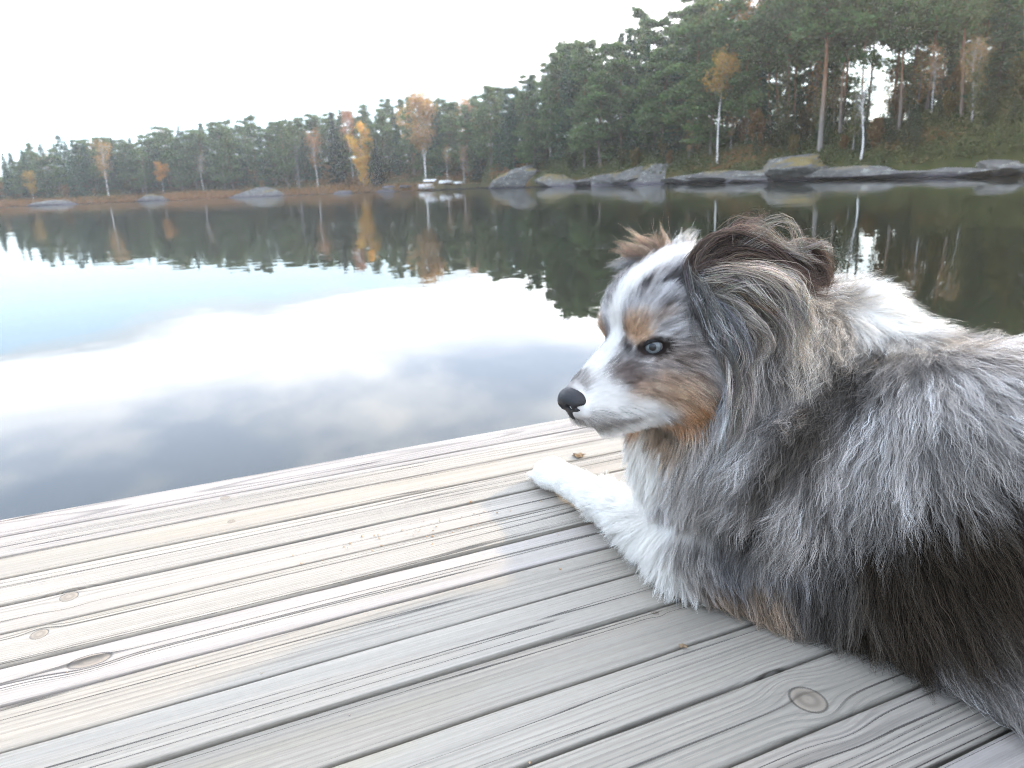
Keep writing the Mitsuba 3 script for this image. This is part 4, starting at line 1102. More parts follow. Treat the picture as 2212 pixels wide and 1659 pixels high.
LOCKS = [
    ('ear', 'brown', 420, 0.0062, .25, [(0.1849, 0.7337, 0.3571), (0.1963, 0.7420, 0.3877), (0.2267, 0.7483, 0.3996), (0.2632, 0.7520, 0.3865), (0.2978, 0.7554, 0.3606), (0.3300, 0.7622, 0.3475)]),
    ('ear', 'brown', 420, 0.0062, .2, [(0.1904, 0.7280, 0.3553), (0.2068, 0.7324, 0.3791), (0.2382, 0.7387, 0.3831), (0.2753, 0.7440, 0.3683), (0.3041, 0.7488, 0.3480), (0.3257, 0.7585, 0.3453)]),
    ('ear', 'brown', 420, 0.0062, .2, [(0.1855, 0.7263, 0.3489), (0.2023, 0.7234, 0.3690), (0.2328, 0.7273, 0.3718), (0.2677, 0.7340, 0.3583), (0.2976, 0.7437, 0.3442), (0.3215, 0.7561, 0.3444)]),
    ('ear', 'brown', 350, 0.0062, .3, [(0.2842, 0.7689, 0.3724), (0.3060, 0.7708, 0.3794), (0.3233, 0.7681, 0.3695), (0.3312, 0.7634, 0.3521), (0.3285, 0.7614, 0.3448)]),
    ('ear', 'brown', 250, 0.0056, .3, [(0.2590, 0.7673, 0.3853), (0.2881, 0.7677, 0.3794), (0.3128, 0.7686, 0.3713), (0.3289, 0.7641, 0.3545), (0.3281, 0.7607, 0.3459)]),
    ('ear', 'brown', 250, 0.005, .4, [(0.1997, 0.7478, 0.3709), (0.2184, 0.7594, 0.3946), (0.2438, 0.7661, 0.4000), (0.2635, 0.7681, 0.3959), (0.2830, 0.7684, 0.3895)]),
    ('ear', 'dusk', 330, .009, .6, [(0.1961, 0.7249, 0.3627), (0.2250, 0.7163, 0.3693), (0.2570, 0.7170, 0.3604), (0.2804, 0.7180, 0.3376), (0.2856, 0.7189, 0.3026)]),
    ('ear', 'dusk', 260, .009, .5, [(0.1952, 0.7207, 0.3588), (0.2193, 0.7116, 0.3635), (0.2467, 0.7120, 0.3534), (0.2700, 0.7108, 0.3301), (0.2779, 0.7123, 0.2973)]),
    ('ear', 'dusk', 260, .009, .6, [(0.1950, 0.7195, 0.3544), (0.2191, 0.7102, 0.3583), (0.2430, 0.7061, 0.3432), (0.2620, 0.7060, 0.3199), (0.2600, 0.7081, 0.2896)]),
    ('ear', 'dusk', 240, .007, .8, [(0.1904, 0.7190, 0.3524), (0.2097, 0.7070, 0.3466), (0.2225, 0.6996, 0.3272), (0.2272, 0.6971, 0.3026), (0.2333, 0.6984, 0.2767)]),
    ('ear', 'dusk', 200, .006, .9, [(0.1980, 0.7131, 0.3462), (0.2179, 0.7004, 0.3375), (0.2375, 0.6955, 0.3197), (0.2447, 0.6957, 0.3012), (0.2351, 0.6972, 0.2876)]),
    ('ear', 'mid', 132, .007, .8, [(0.1896, 0.7152, 0.3462), (0.2047, 0.7036, 0.3339), (0.2166, 0.6956, 0.3124), (0.2215, 0.6935, 0.2853), (0.2182, 0.6944, 0.2620)]),
    ('ear', 'tandark', 160, .010, .4, [(0.2083, 0.7182, 0.3496), (0.2295, 0.7134, 0.3471), (0.2472, 0.7114, 0.3400), (0.2671, 0.7146, 0.3250)]),
    ('ear', 'dusk', 220, .009, .5, [(0.2269, 0.7215, 0.3619), (0.2534, 0.7177, 0.3478), (0.2745, 0.7153, 0.3200), (0.2808, 0.7147, 0.2872)]),
    ('ear', 'dark', 190, .011, .4, [(0.1823, 0.7274, 0.3607), (0.1872, 0.7091, 0.3427), (0.1953, 0.7002, 0.3214), (0.2021, 0.6962, 0.2992)]),
    ('ear', 'mid', 150, .011, .4, [(0.1861, 0.7236, 0.3542), (0.1949, 0.7037, 0.3343), (0.2041, 0.6958, 0.3129), (0.2102, 0.6938, 0.2903)]),
    ('ear', 'dusk', 88, .007, .5, [(0.1983, 0.7031, 0.3207), (0.2067, 0.6930, 0.2952), (0.2116, 0.6877, 0.2641), (0.2088, 0.6862, 0.2319)]),
    ('ear', 'mid', 110, .008, .6, [(0.2209, 0.7061, 0.2823), (0.2174, 0.6971, 0.2566), (0.2095, 0.6907, 0.2256), (0.2004, 0.6874, 0.1982)]),
    ('ear', 'dusk', 88, .006, .6, [(0.2372, 0.7152, 0.2889), (0.2313, 0.7039, 0.2589), (0.2251, 0.6975, 0.2276), (0.2160, 0.6941, 0.2000)]),
    ('rear', 'tanl', 255, 0.0098, .5, [(0.1805, 0.8300, 0.3494), (0.1675, 0.8370, 0.3749), (0.1577, 0.8405, 0.3878), (0.1485, 0.8415, 0.3917)]),
    ('rear', 'tanl', 195, 0.0098, .5, [(0.1779, 0.8301, 0.3495), (0.1580, 0.8357, 0.3703), (0.1427, 0.8379, 0.3784), (0.1299, 0.8387, 0.3814)]),
    ('rear', 'tanl', 225, 0.0098, .4, [(0.1857, 0.8307, 0.3517), (0.1789, 0.8369, 0.3745), (0.1732, 0.8403, 0.3872), (0.1720, 0.8424, 0.3948)]),
    ('rear', 'mid', 180, 0.0098, .5, [(0.1725, 0.8288, 0.3447), (0.1497, 0.8324, 0.3581), (0.1316, 0.8333, 0.3613), (0.1186, 0.8327, 0.3593)]),
    ('rear', 'mid', 105, 0.0084, .6, [(0.1671, 0.8274, 0.3399), (0.1413, 0.8284, 0.3434), (0.1230, 0.8279, 0.3416), (0.1107, 0.8253, 0.3320)]),
    ('rear', 'cream', 180, 0.0084, .5, [(0.1941, 0.8226, 0.3600), (0.1974, 0.8279, 0.3797), (0.2041, 0.8312, 0.3918), (0.2084, 0.8325, 0.3966)]),
    ('rear', 'cream', 135, 0.0084, .5, [(0.1863, 0.8220, 0.3578), (0.1861, 0.8273, 0.3776), (0.1906, 0.8304, 0.3888), (0.1929, 0.8320, 0.3947)]),
    ('ear', 'brown', 60, .012, .6, [(0.2053, 0.7428, 0.3717), (0.2231, 0.7514, 0.3954), (0.2445, 0.7576, 0.4070), (0.2629, 0.7612, 0.4088)]),
    ('ear', 'brown', 40, .012, .8, [(0.2154, 0.7466, 0.3778), (0.2359, 0.7561, 0.4015), (0.2559, 0.7614, 0.4095), (0.2661, 0.7642, 0.4122)]),
    ('ear', 'dusk', 80, .012, .6, [(0.2323, 0.7429, 0.3912), (0.2611, 0.7469, 0.3943), (0.2910, 0.7506, 0.3813), (0.3144, 0.7544, 0.3684)]),
    ('ear', 'dusk', 60, .010, .8, [(0.2836, 0.7558, 0.3812), (0.3070, 0.7627, 0.3876), (0.3247, 0.7673, 0.3855), (0.3346, 0.7704, 0.3778)]),
    ('ear', 'cream', 70, .010, .8, [(0.2513, 0.7131, 0.3575), (0.2773, 0.7143, 0.3428), (0.2891, 0.7169, 0.3145), (0.2848, 0.7152, 0.2775)]),
    ('ear', 'cream', 60, .010, .9, [(0.2238, 0.7115, 0.3633), (0.2597, 0.7108, 0.3530), (0.2805, 0.7115, 0.3250), (0.2865, 0.7117, 0.2877)]),
]
COAT = {'light': (0.47, 0.465, 0.465), 'pale': (0.50, 0.50, 0.52), 'mid': (0.30, 0.295, 0.29), 'dark': (0.105, 0.098, 0.09), 'black': (0.052, 0.043, 0.034),  # the dark tones also carry painted crease and flank shade
        'darkb': (0.085, 0.077, 0.068), 'blue': (0.22, 0.225, 0.24), 'white': (0.80, 0.79, 0.77), 'cream': (0.47, 0.455, 0.43), 'tan': (0.50, 0.31, 0.18),
        'tanpale': (0.36, 0.29, 0.23), 'brown': (0.105, 0.078, 0.064), 'dusk': (0.30, 0.265, 0.23), 'tandark': (0.20, 0.115, 0.065), 'tanl': (0.28, 0.205, 0.155), 'head': (0.4, 0.4, 0.4)}
from scipy.spatial import cKDTree
frng = np.random.default_rng(2024)


def band(x, a, b, soft):
    """1 between a and b, fading over soft."""
    return np.clip((x - a) / soft + 0.5, 0, 1) * np.clip((b - x) / soft + 0.5, 0, 1)


def blob(q, c, r, soft=0.35):
    d = np.linalg.norm((q - np.asarray(c)) / np.asarray(r), axis=-1)
    return np.clip((1 - d) / soft + 0.5, 0, 1)


def face_color(P, r):
    """Blue merle face in the head's own axes: blaze, tan brows and cheeks, dark patches, white muzzle."""
    q = head_l(P)
    s = q.copy()
    s[:, 1] = np.abs(s[:, 1])
    j = (meshkit.fbm(q * 55, 3, 3) - 0.5)[:, None]
    w = q + j * 0.014
    sw = s + j * 0.012
    n = len(q)
    spots = meshkit.fbm(q * [105, 105, 105], 3, 21)
    big = meshkit.fbm(q * [34, 34, 34], 2, 8)
    lay = lambda c, col, m: c * (1 - m[:, None]) + np.asarray(col) * m[:, None]
    g = 0.50 + 0.60 * (meshkit.fbm(q * 46, 3, 5) - 0.5)
    c = np.stack([g, g * 1.005, g * 1.05], 1)
    m = np.clip((spots - 0.51) * 10, 0, 1) * np.clip((big - 0.40) * 6, 0, 1)
    c = lay(c, (0.045, 0.043, 0.046), m)
    c = lay(c, (0.045, 0.043, 0.046), blob(sw, (-0.066, 0.050, 0.018), (0.020, 0.03, 0.042)) * 0.85)      # before the ear
    c = lay(c, (0.06, 0.057, 0.06), blob(sw, (-0.034, 0.050, 0.014), (0.022, 0.03, 0.010)) * 0.95)
    c = lay(c, (0.06, 0.057, 0.06), blob(sw, (-0.018, 0.035, 0.048), (0.014, 0.02, 0.011)) * 0.95)
    c = lay(c, (0.06, 0.057, 0.06), blob(sw, (-0.040, 0.040, 0.040), (0.012, 0.02, 0.009)) * 0.9)
    c = lay(c, (0.27, 0.22, 0.19), blob(sw, (-0.002, 0.045, -0.026), (0.030, 0.03, 0.020), 0.7) * 0.6)
    c = lay(c, (0.55, 0.39, 0.28), blob(sw, (0.020, 0.028, 0.010), (0.015, 0.017, 0.016), 0.6) * 0.95)        # brow
    c = lay(c, (0.42, 0.31, 0.24), blob(sw, (0.004, 0.040, 0.018), (0.010, 0.014, 0.006), 0.6) * 0.5)
    c = lay(c, (0.60, 0.44, 0.34), blob(sw, (0.020, 0.035, -0.054), (0.034, 0.03, 0.018), 0.7) * 0.8)          # cheek
    c = lay(c, (0.55, 0.39, 0.28), blob(sw, (-0.016, 0.045, -0.060), (0.036, 0.03, 0.022), 0.7) * 0.75)
    c = lay(c, (0.46, 0.275, 0.155), blob(sw, (-0.030, 0.045, -0.080), (0.032, 0.04, 0.022), 0.6) * 0.95)
    c = lay(c, (0.50, 0.30, 0.17), blob(sw, (-0.006, 0.020, -0.108), (0.026, 0.04, 0.016), 0.6) * 0.9)
    c = lay(c, (0.13, 0.095, 0.082), blob(sw, (0.050, 0.026, -0.034), (0.024, 0.018, 0.014), 0.7) * 0.8)    # dark patch on the muzzle
    c = lay(c, (0.10, 0.085, 0.08), blob(sw, (0.030, 0.013, -0.002), (0.008, 0.009, 0.012), 0.6) * 0.45)
    white = (0.80, 0.79, 0.78)
    low = np.clip((-0.050 - 0.20 * (0.09 - sw[:, 0]) * (sw[:, 0] < 0.09) - sw[:, 2]) / 0.012 + 0.5, 0, 1) * np.clip((sw[:, 0] - 0.012) / 0.03 + 0.5, 0, 1)
    c = lay(c, white, low * 0.95)
    c = lay(c, white, blob(sw, (0.078, 0.018, -0.050), (0.026, 0.018, 0.020), 0.6) * 0.9)
    half = np.interp(q[:, 0], [-0.12, -0.07, -0.03, 0.01, 0.03, 0.05, 0.085], [0.024, 0.030, 0.021, 0.0125, 0.0085, 0.0105, 0.015])
    mid = np.interp(q[:, 0], [-0.06, -0.02, 0.02, 0.04, 0.08], [0.014, 0.014, 0.010, 0.005, 0.002])
    blaze = np.clip((half - np.abs(q[:, 1] - mid + j[:, 0] * 0.006)) / 0.007 + 0.5, 0, 1) * (q[:, 2] > -0.05)
    c = lay(c, white, blaze)
    grey = blob(sw, (0.094, 0.0, -0.034), (0.016, 0.016, 0.012), 0.8) + blob(sw, (0.092, 0.010, -0.072), (0.022, 0.016, 0.014), 0.8) * 0.8
    c = lay(c, (0.12, 0.118, 0.125), np.clip(grey, 0, 1) * (0.45 + 0.4 * r.random(n)))
    lip = blob(sw, (0.064, 0.024, -0.0800), (0.036, 0.03, 0.0038), 0.8)
    c = lay(c, (0.10, 0.09, 0.09), lip * 0.65)
    rim = blob(s, (0.0115, 0.036, -0.010), (0.0170, 0.03, 0.0115), 0.25)
    c = lay(c, (0.022, 0.018, 0.017), rim)
    c = lay(c, (0.04, 0.032, 0.03), blob(s, (0.027, 0.028, -0.016), (0.009, 0.02, 0.005), 0.6) * 0.7)
    return c


_gp, _gd, _gl, _gc, _gt, _gk = [], [], [], [], [], []
for g in GUIDES:
    for m in ((1, -1) if g[9] == 'head' else (1,)):
        P, D = np.array(g[:3]), np.array(g[3:6])
        if m < 0:
            P, D = head_w(head_l(P) * [1, -1, 1]), (D @ HR * [1, -1, 1]) @ HR.T
        _gp.append(P), _gd.append(D), _gl.append(g[6]), _gc.append(g[7]), _gt.append(g[8]), _gk.append(g[9])
_gp, _gd, _gl, _gc, _gt = map(np.array, (_gp, _gd, _gl, _gc, _gt))
_gcol = np.array([COAT[k] for k in _gk])
_ghead = np.array([k == 'head' for k in _gk])
GT = cKDTree(_gp)


def groom(P, k=7, power=2.2):
    d, i = GT.query(P, k=k)
    w = 1 / np.maximum(d, 0.004) ** power
    w /= w.sum(1, keepdims=True)
    w2 = w ** 1.8
    w2 /= w2.sum(1, keepdims=True)
    mean = lambda a: (w[..., None] * a[i]).sum(1) if a.ndim == 2 else (w * a[i]).sum(1)
    w3 = np.where(_ghead[i], 0, w2)
    tot = w3.sum(1, keepdims=True)
    col = (np.where(tot > 1e-6, w3 / np.maximum(tot, 1e-9), w2)[..., None] * _gcol[i]).sum(1)
    return unit(mean(_gd)), mean(_gl), mean(_gc), mean(_gt), col, (w2 * _ghead[i]).sum(1)


def coat_color(P, r, body=None, head=None):
    """Colour of the coat at points of the skin."""
    if body is None:
        _, _, _, _, body, head = groom(P)
    j = meshkit.fbm(P * 60, 3, 77) - 0.5
    lum = body.mean(1, keepdims=True)
    merle = np.clip((meshkit.fbm(P * 42, 3, 31) - 0.55) * 7, 0, 1)[:, None] * ((lum > 0.12) & (lum < 0.42))
    c = body * (1 - 0.55 * merle) * (1 + 0.5 * j[:, None])
    f = np.clip((head - 0.45) / 0.25 + 0.5, 0, 1)[:, None]
    c = c * (1 - f) + face_color(P, r) * f
    pale = np.clip((c.mean(1, keepdims=True) - 0.5) / 0.2, 0, 1)
    return np.clip(c * (np.array([1.0, 0.93, 0.855]) * (1 - pale) + np.array([1.0, 0.985, 0.95]) * pale), 0.01, 0.92)


def write_strands(P, width, C0, C1, key, bsdf, r, blend=0.0, N0=None):
    """Hair as narrow tapering ribbons. P: (n, k, 3) centre lines."""
    n, k = P.shape[:2]
    t = np.gradient(P, axis=1)
    t = unit(t)
    side = r.normal(size=(n, 1, 3)) if N0 is None else (np.cross(t[:, :1], N0[:, None]) + 0.55 * r.normal(size=(n, 1, 3)))
    side = unit(np.cross(np.cross(t, side), t))
    taper = np.interp(np.linspace(0, 1, k), [0, 0.35, 0.75, 1], [0.75, 1.0, 0.7, 0.12])
    half = side * (np.broadcast_to(width, (n,))[:, None] * taper)[..., None] * 0.5
    V = np.stack([P - half, P + half], 2).reshape(n, 2 * k, 3)
    s = np.linspace(0, 1, k)[None, :, None]
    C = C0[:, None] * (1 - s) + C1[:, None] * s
    C = np.repeat(C, 2, axis=1)
    i = np.arange(k - 1) * 2
    f = np.stack([np.stack([i, i + 1, i + 3], 1), np.stack([i, i + 3, i + 2], 1)], 1).reshape(-1, 3)
    F = (np.arange(n)[:, None, None] * 2 * k + f[None]).reshape(-1, 3)
    V = V.reshape(-1, 3)
    nf = np.cross(t, side)
    N = np.repeat(nf, 2, axis=1).reshape(-1, 3)
    if N0 is not None:                          # ribbons lie on the coat: the same side out everywhere
        o = np.repeat(N0, 2 * k, axis=0)
        N = np.where(((N * o).sum(1) < 0)[:, None], -N, N)
        N = unit(N * (1 - blend) + o * blend)
    path = meshkit.write_ply((V, F), False, None, np.clip(C, 0, 1).reshape(-1, 3), normals=N)
    scene[key] = {'type': 'ply', 'filename': path, 'face_normals': False, 'bsdf': {'type': 'ref', 'id': bsdf}}


def grow(P, N, r, K=7, sparse=1.0, seeds=None):
    """Centre lines of hairs rooted at P."""
    D, L, curl, lift, body, head = groom(P)
    n = len(P)
    D = unit(D - (D * N).sum(1, keepdims=True) * N + 1e-6)
    D = unit(D + 0.16 * r.normal(size=(n, 3)) * (0.4 + curl[:, None]))
    L = L * r.uniform(0.62, 1.12, n)
    hl = head_l(P)
    near = np.linalg.norm((hl - np.stack([0 * L + 0.0125, np.sign(hl[:, 1]) * 0.036, 0 * L - 0.010], 1)) / [1.2, 1.5, 1.0], axis=1)
    L = L * np.clip((near - 0.009) / 0.016, 0.28, 1)
    lift = np.clip(lift * r.uniform(0.6, 1.5, n), 0.05, 1.2)
    ph = meshkit.noise(P * 28, 3) * 9 + r.normal(0, 0.5, n)
    ph2 = meshkit.noise(P * 23, 8) * 9 + r.normal(0, 0.5, n)
    B = unit(np.cross(N, D))
    deep = np.minimum(0.002, L * 0.05)[:, None]
    pts = [P - N * deep]
    cur = P - N * deep
    step = L / (K - 1)
    freq = 0.55 + 0.75 * meshkit.noise(P * 19, 12)
    for i in range(1, K):
        s = i / (K - 1)
        up = lift * (1 - 0.75 * s)
        wav = curl * (0.25 + 0.9 * s) * np.clip(L / 0.045, 0.1, 1.3)
        d = D + N * up[:, None] + B * (np.sin(ph + freq * i * 1.9) * wav * 0.85)[:, None] + N * (np.sin(ph2 + freq * i * 1.6) * wav * 0.45)[:, None] + np.array([0, 0, -0.20]) * s * np.clip(L / 0.05, 0, 1.2)[:, None]
        cur = cur + unit(d) * step[:, None]
        cur[:, 2] = np.maximum(cur[:, 2], 0.0035)
        pts.append(cur)
    return np.stack(pts, 1), L, curl, lift, body, head


def skin_points(n, r, want):
    a, b, c = (SKIN_V[SKIN_F[:, k]] for k in range(3))
    fn = np.cross(b - a, c - a)
    area = np.linalg.norm(fn, axis=1) / 2
    w = area * want((a + b + c) / 3, unit(fn))
    i = r.choice(len(area), n, p=w / w.sum())
    u, v = r.random((2, n, 1))
    sw = (u + v) > 1
    u, v = np.where(sw, 1 - u, u), np.where(sw, 1 - v, v)
    P = a[i] + u * (b[i] - a[i]) + v * (c[i] - a[i])
    return P


def normals_at(P):
    return grad_sdf(P, 0.003)


def in_face(P):
    q = head_l(P)
    return np.clip((q[:, 0] + 0.075) / 0.02 + 0.5, 0, 1) * np.clip((q[:, 2] + 0.13) / 0.02 + 0.5, 0, 1) * (q[:, 2] + 0.55 * q[:, 0] > -0.125)


def bare(P):
    q = head_l(P)
    s = np.abs(q[:, 1])
    eye = ((q[:, 0] - 0.013) / 0.0185) ** 2 + ((q[:, 2] + 0.010) / 0.0105) ** 2 + ((s - 0.036) / 0.02) ** 2 < 1
    nose = (q[:, 0] > 0.0965) & (q[:, 2] > -0.066)
    return eye | nose


SIDE_W = lambda c, n: np.where(c[:, 2] < 0.006, 0.0, np.where(((c - EYE) * n).sum(1) < 0.03, 1.0, 0.22)) * np.where(c[:, 0] > 0.56, 0.35, 1.0)
scene['fur_bsdf'] = {'type': 'principledthin', 'base_color': VC, 'roughness': 0.42, 'spec_trans': 0.0, 'diff_trans': 0.75, 'eta': 1.5}
scene['skin_bsdf'] = {'type': 'twosided', 'nested': {'type': 'diffuse', 'reflectance': VC}}

_n = normals_at(SKIN_V)
scene['dog__body'] = ply((SKIN_V, SKIN_F), 'skin_bsdf', smooth=True, color=np.clip(coat_color(SKIN_V, frng) * 0.8, 0, 1))
tag('dog', 'blue merle shepherd dog with white blaze lying on the dock, looking over the lake', 'dog')


def coat(key, n, want, K, wid, clump, cell, r, vary=0.30):
    P = skin_points(n, r, want)
    P = P[~bare(P)]
    N = normals_at(P)
    S, L, curl, lift, body, head = grow(P, N, r, K)
    # neighbouring hairs gather into locks
    seeds = P[r.permutation(len(P))[:int(len(P) * cell)]]
    sn = normals_at(seeds)
    G, gl = grow(seeds, sn, r, K)[:2]
    t = cKDTree(seeds)
    _, i = t.query(P)
    s = np.linspace(0, 1, K)[None, :, None]
    amount = clump * np.clip(L / 0.03, 0.1, 1)[:, None, None] * np.clip(r.normal(0.95, 0.22, (len(P), 1, 1)), 0.2, 1.15)
    scale = np.clip(L / np.maximum(gl[i], 1e-4), 0.4, 1.3)[:, None, None]
    lock = G[i][:, :1] + (G[i] - G[i][:, :1]) * scale
    pull = amount * s ** 1.1
    S = S * (1 - pull) + lock * pull
    S += r.normal(size=S.shape) * 0.0006 * s * np.clip(L / 0.03, 0, 1)[:, None, None]
    S[..., 2] = np.maximum(S[..., 2], 0.003)
    C = coat_color(P, r, body, head)
    lockv = np.exp(0.27 * r.normal(size=len(seeds)))[i]
    two = np.where(r.random(len(P)) < 0.28, 0.55, 1.2)
    tone = np.clip(lockv * two * (1 + vary * r.normal(size=len(P))), 0.25, 2.1)[:, None]
    white = np.clip((C.mean(1) - 0.5) / 0.2, 0, 1)[:, None]
    tone = tone * (1 - white) + np.clip(tone, 0.92, 1.05) * white
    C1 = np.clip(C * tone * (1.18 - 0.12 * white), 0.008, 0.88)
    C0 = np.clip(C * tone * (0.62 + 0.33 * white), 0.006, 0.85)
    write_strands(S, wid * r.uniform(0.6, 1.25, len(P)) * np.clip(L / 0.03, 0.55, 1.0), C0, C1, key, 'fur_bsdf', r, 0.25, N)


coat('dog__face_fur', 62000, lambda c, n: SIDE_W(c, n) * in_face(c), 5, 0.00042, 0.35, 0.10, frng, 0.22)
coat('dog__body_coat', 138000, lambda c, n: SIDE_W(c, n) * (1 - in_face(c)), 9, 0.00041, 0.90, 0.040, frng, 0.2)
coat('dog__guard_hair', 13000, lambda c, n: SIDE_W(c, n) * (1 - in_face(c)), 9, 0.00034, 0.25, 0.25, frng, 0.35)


def lock_strands(name, n, spread, wave, pts, r, K=9):
    p = np.array(pts)
    u = np.r_[0, np.cumsum(np.linalg.norm(np.diff(p, axis=0), axis=1))]
    from scipy.interpolate import CubicSpline
    cs = CubicSpline(u / u[-1], p)
    n = int(n)
    s = np.linspace(0, 1, K)
    a0 = r.normal(0, 0.05, n)
    end = r.uniform(0.72, 1.06, n)
    w = np.clip(a0[:, None] * (1 - s) + s[None] * end[:, None], -0.05, 1.08)
    c = cs(w)
    m = max(5, n // 34)                         # sub-locks
    g = r.integers(0, m, n)
    ss = s[None, :, None]
    o0, o1 = r.normal(size=(m, 1, 3)) * spread, r.normal(size=(m, 1, 3)) * spread * 1.0
    mid = r.normal(size=(m, 1, 3)) * spread * 0.5
    f1 = r.uniform(0, 6.28, (m, 1, 3))
    fr = r.uniform(4.5, 9.0, (m, 1, 1))
    S = c + o0[g] * (1 - ss) ** 1.2 + mid[g] * np.sin(np.pi * ss) + o1[g] * 0.8 * ss ** 1.4
    S += (wave * 1.25 + 0.18) * np.maximum(spread, 0.008) * 0.75 * (np.sin(ss * fr + f1) - np.sin(f1))[g] * ss
    S += r.normal(size=(n, 1, 3)) * spread * 0.34 * (1 - 0.72 * ss) + r.normal(size=(n, 1, 3)) * spread * 0.16 * np.sin(np.pi * ss)
    stray = (r.random(n) < 0.07)[:, None, None]
    S += stray * r.normal(size=(n, 1, 3)) * spread * 1.1 * ss ** 2
    base = np.array(COAT[name])
    tone = np.clip(np.exp(0.45 * r.normal(size=(n, 1)) + 0.42 * r.normal(size=(m, 1))[g]), 0.35, 3.0)
    C = np.clip(base[None] * tone * (1 + 0.06 * r.normal(size=(n, 3))), 0.012, 0.85)
    return S, C


def hair_locks(part, key, r, wid=0.00040):
    Ss, Cs = [], []
    for nm, colname, n, spread, wave, pts in LOCKS:
        if nm == part:
            S, C = lock_strands(colname, n * 2.9, spread * 0.8, wave, pts, r)
            Ss.append(S)
            Cs.append(C)
    S, C = np.vstack(Ss), np.vstack(Cs)
    write_strands(S, wid * r.uniform(0.6, 1.25, len(S)), C * 0.8, np.clip(C * 1.2, 0, 0.88), key, 'fur_bsdf', r)


def ear_sheet(top, bottom, thick, key, color):
    """The ear's leather: a curved flap between two edge lines."""
    from scipy.interpolate import CubicSpline
    A, B = (np.array(x) for x in (top, bottom))
    t, m = np.linspace(0, 1, 14), 7
    A = CubicSpline(np.linspace(0, 1, len(A)), A)(t)
    B = CubicSpline(np.linspace(0, 1, len(B)), B)(t)
    w = np.linspace(0, 1, m)[None, :, None]
    M = A[:, None] * (1 - w) + B[:, None] * w
    nrm = unit(np.cross(np.gradient(M, axis=0), np.gradient(M, axis=1)))
    M = M + nrm * np.sin(np.pi * w) * 0.008
    edge = np.sin(np.pi * np.clip(w, 0.02, 0.98)) ** 0.5 * thick
    v1, f1 = grid_mesh(M + nrm * edge)
    v2, f2 = grid_mesh(M - nrm * edge)
    v, f = joined([(v1, f1), (v2, f2[:, ::-1])])
    scene[key] = ply((v, f), 'skin_bsdf', smooth=True, color=np.tile(color, (len(v), 1)))


_e = [np.array(l[5]) for l in LOCKS if l[0] == 'ear']
ear_sheet(_e[0][[0, 1, 2, 3, 4]] + (0, 0, -0.004), _e[6][[0, 1, 1, 2, 2]] + (0, 0, 0.004), 0.002, 'dog__ear', (0.07, 0.05, 0.04))
hair_locks('ear', 'dog__ear__hair', frng)
_q = [np.array(l[5]) for l in LOCKS if l[0] == 'rear']
ear_sheet(_q[2][:3], _q[3][:3], 0.002, 'dog__ear_001', (0.12, 0.09, 0.07))
hair_locks('rear', 'dog__ear_001__hair', frng, 0.00042)

# ---------------------------------------------------------------- nose, eyes, lids, whiskers
scene['nose_bsdf'] = {'type': 'bumpmap', 'arbitrary': proc(lambda p, n, uv: 0.00025 * noise(p.x * 900, p.y * 900, p.z * 900), 0.0004), 'scale': 1.0,
                      'nested': {'type': 'principled', 'base_color': {'type': 'rgb', 'value': [0.014, 0.0135, 0.015]}, 'roughness': 0.45, 'specular': 0.35}}


def nose_sdf(P):
    q = (head_l(P) - [0.094, 0, -0.05]) / 1.03 + [0.094, 0, -0.05]
    s = q.copy()
    s[..., 1] = np.abs(s[..., 1])
    d = sd_ell(q, (0.101, 0, -0.047), (0.0135, 0.0165, 0.0125))
    d = smin(d, sd_ell(s, (0.0985, 0.0105, -0.0515), (0.012, 0.0085, 0.0095)), 0.005)
    d = smin(d, sd_ell(q, (0.098, 0, -0.061), (0.0095, 0.007, 0.010)), 0.006)
    d = smax(d, -sd_ell(s, (0.1100, 0.0075, -0.0535), (0.0085, 0.0036, 0.0032)), 0.002)
    d = smax(d, -sd_ell(s, (0.1035, 0.0170, -0.0555), (0.008, 0.0045, 0.0018)), 0.002)
    d = smax(d, -sd_ell(q, (0.1150, 0, -0.058), (0.006, 0.0009, 0.010)), 0.0015)
    return d * HS


_c = head_w((0.1, 0, -0.05))
scene['dog__nose'] = ply(surface_nets(nose_sdf, _c - 0.027, _c + 0.027, 0.0012), 'nose_bsdf', smooth=True)

EYE_C, EYE_R = np.array([0.0040, 0.0310, -0.010]), 0.0138


def eye_dir(side):
    a = unit(np.array([0.70, 0.66 * side, 0.03]))
    return a


import trimesh
scene['eyeball_bsdf'] = {'type': 'principled', 'base_color': VC, 'roughness': 0.08, 'specular': 0.45}
scene['lid_bsdf'] = {'type': 'principled', 'base_color': {'type': 'rgb', 'value': [0.010, 0.009, 0.009]}, 'specular': 0.2, 'roughness': 0.6}


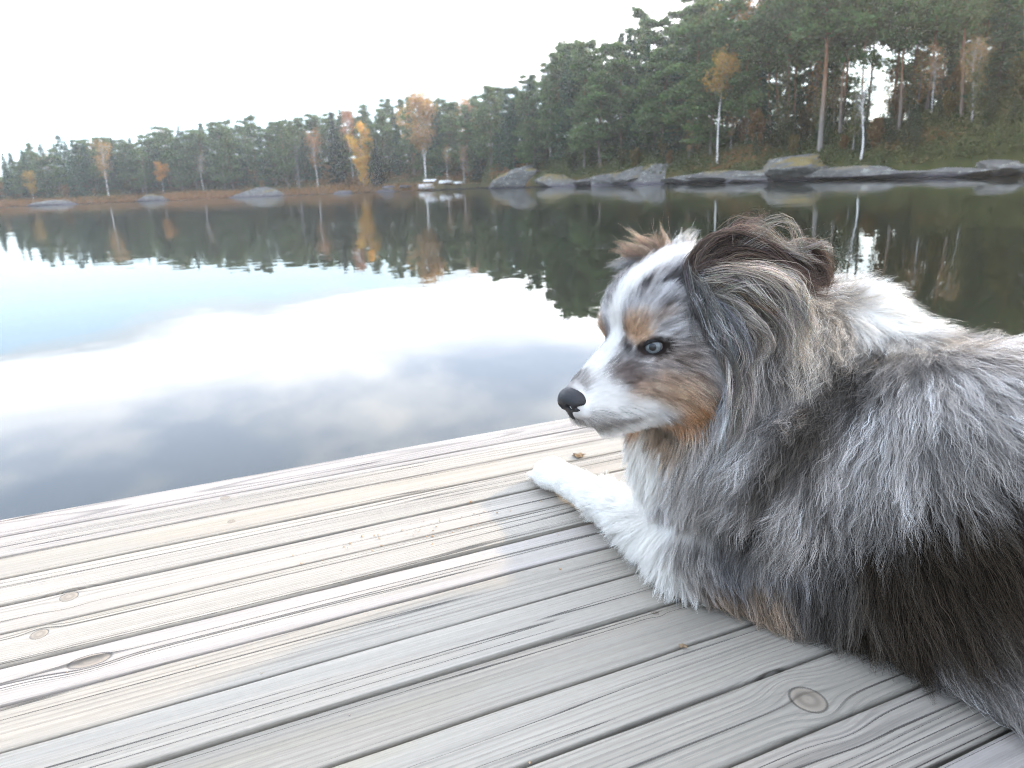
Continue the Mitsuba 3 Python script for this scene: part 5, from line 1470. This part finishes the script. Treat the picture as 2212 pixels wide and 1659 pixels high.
def build_eye(side, key):
    sph = trimesh.creation.icosphere(5)
    v = np.array(sph.vertices)
    g = eye_dir(side)
    ang = np.degrees(np.arccos(np.clip(v @ g, -1, 1)))
    ring = meshkit.fbm(v * 9, 3, 5)
    c = np.tile([0.16, 0.14, 0.13], (len(v), 1))
    iris = np.stack([0.055 + 0.09 * ring, 0.064 + 0.095 * ring, 0.068 + 0.095 * ring], 1)
    c = np.where((ang < 39)[:, None], iris, c)
    c = np.where(((ang > 35) & (ang < 41))[:, None], [[0.06, 0.065, 0.07]], c)
    c = np.where((ang < 17)[:, None], [[0.006, 0.006, 0.007]], c)
    r = EYE_R * (1 + 0.05 * np.clip((36 - ang) / 36, 0, 1))
    scene[key] = ply((head_w(v * r[:, None] + EYE_C * [1, side, 1]), sph.faces[:, ::1 if True else -1]), 'eyeball_bsdf', smooth=True, color=c)
    # lids: two shells round the ball, leaving a half shut, slanting slit
    th = np.linspace(-100, 100, 41)
    fwd = unit(np.array([0.55, 0.83 * side, 0]))
    lat = unit(np.cross([0, 0, 1.0], fwd)) * side
    for part, base, sign in (('upper_lid', 20, 1), ('lower_lid', -32, -1)):
        rows = []
        for k, e in enumerate(np.linspace(0, 36, 8)):
            open_ = base * np.cos(np.radians(th * 0.9)) ** 1.0 * np.where(np.abs(th) < 99, 1, 0) + 2
            el = np.radians(open_ + sign * e)
            az = np.radians(th * 0.62)
            rr = EYE_R * (1.10 + (0.05 if k == 0 else 0.12 * min(1, k / 2)))
            d = np.cos(el)[:, None] * (np.cos(az)[:, None] * fwd + np.sin(az)[:, None] * lat) + np.sin(el)[:, None] * np.array([0, 0, 1.0])
            rows.append(head_w(d * rr + EYE_C * [1, side, 1]))
        P = np.stack(rows, 0)
        inner = head_w((head_l(P[0]) - EYE_C * [1, side, 1]) * 0.93 + EYE_C * [1, side, 1])
        P = np.concatenate([inner[None], P], 0)
        scene[f'{key}__{part}'] = ply(grid_mesh(P), {'type': 'twosided', 'nested': {'type': 'ref', 'id': 'lid_bsdf'}}, smooth=True)


build_eye(1, 'dog__eye')
build_eye(-1, 'dog__eye_001')

# whiskers, lashes and claws
wr = np.random.default_rng(5)
ws = []
for i in range(26):
    s = 1 if i % 3 else -1
    q0 = np.array([wr.uniform(0.045, 0.088), s * 0.027, wr.uniform(-0.078, -0.060)])
    L = wr.uniform(0.02, 0.05)
    d = unit(np.array([-0.55 + wr.normal(0, 0.2), 0.8 * s, -0.35 + wr.normal(0, 0.25)]))
    ts = np.linspace(0, 1, 7)[:, None]
    ws.append(head_w(q0 + d * L * ts + np.array([-0.35, 0, -0.45]) * L * ts ** 2))
ws = np.array(ws)
for w in ws:
    write_strands(w[None], 0.0004, np.full((1, 3), 0.05), np.full((1, 3), 0.10), numbered_part('dog__whisker'), 'fur_bsdf', wr)
cl = []
for k in range(4):
    o = (k - 1.5) * 0.0125
    a = np.array([0.046 + o * 0.95, 1.100 - abs(o) * 0.35 + o * 0.35, 0.012])
    cl.append(tube([a, a + [-0.004, 0.008, 0.000], a + [-0.006, 0.014, -0.005]], [0.0032, 0.0026, 0.0008], 6))
for c in cl:
    scene[numbered_part('dog__claw')] = ply(c, 'lid_bsdf', smooth=True)

for k in ('dog__face_fur', 'dog__body_coat', 'dog__guard_hair', 'dog__ear__hair', 'dog__ear_001__hair'):
    labels[k] = {'kind': 'stuff'}
labels['dog__eye'] = {'label': 'pale blue left eye with dark rim'}
labels['dog__ear'] = {'label': 'brown left ear folded back by the wind'}
labels['dog__nose'] = {'label': 'black leathery nose'}
# ---------------------------------------------------------------- thin haze over the lake, added mostly for veiling lens glare
scene['haze_air'] = {'type': 'homogeneous', 'albedo': {'type': 'rgb', 'value': [0.95, 0.95, 0.95]}, 'sigma_t': 0.00075, 'phase': {'type': 'hg', 'g': 0.8}}
scene['haze'] = {'type': 'cube', 'bsdf': {'type': 'null'}, 'interior': {'type': 'ref', 'id': 'haze_air'},
                 'to_world': T().translate([0, 0, 19.0]).scale([2900, 2900, 24.5])}
scene['camera']['medium'] = {'type': 'ref', 'id': 'haze_air'}
tag('haze', 'thin pale haze added over lake and forest for veiling lens glare', 'haze', kind='stuff')
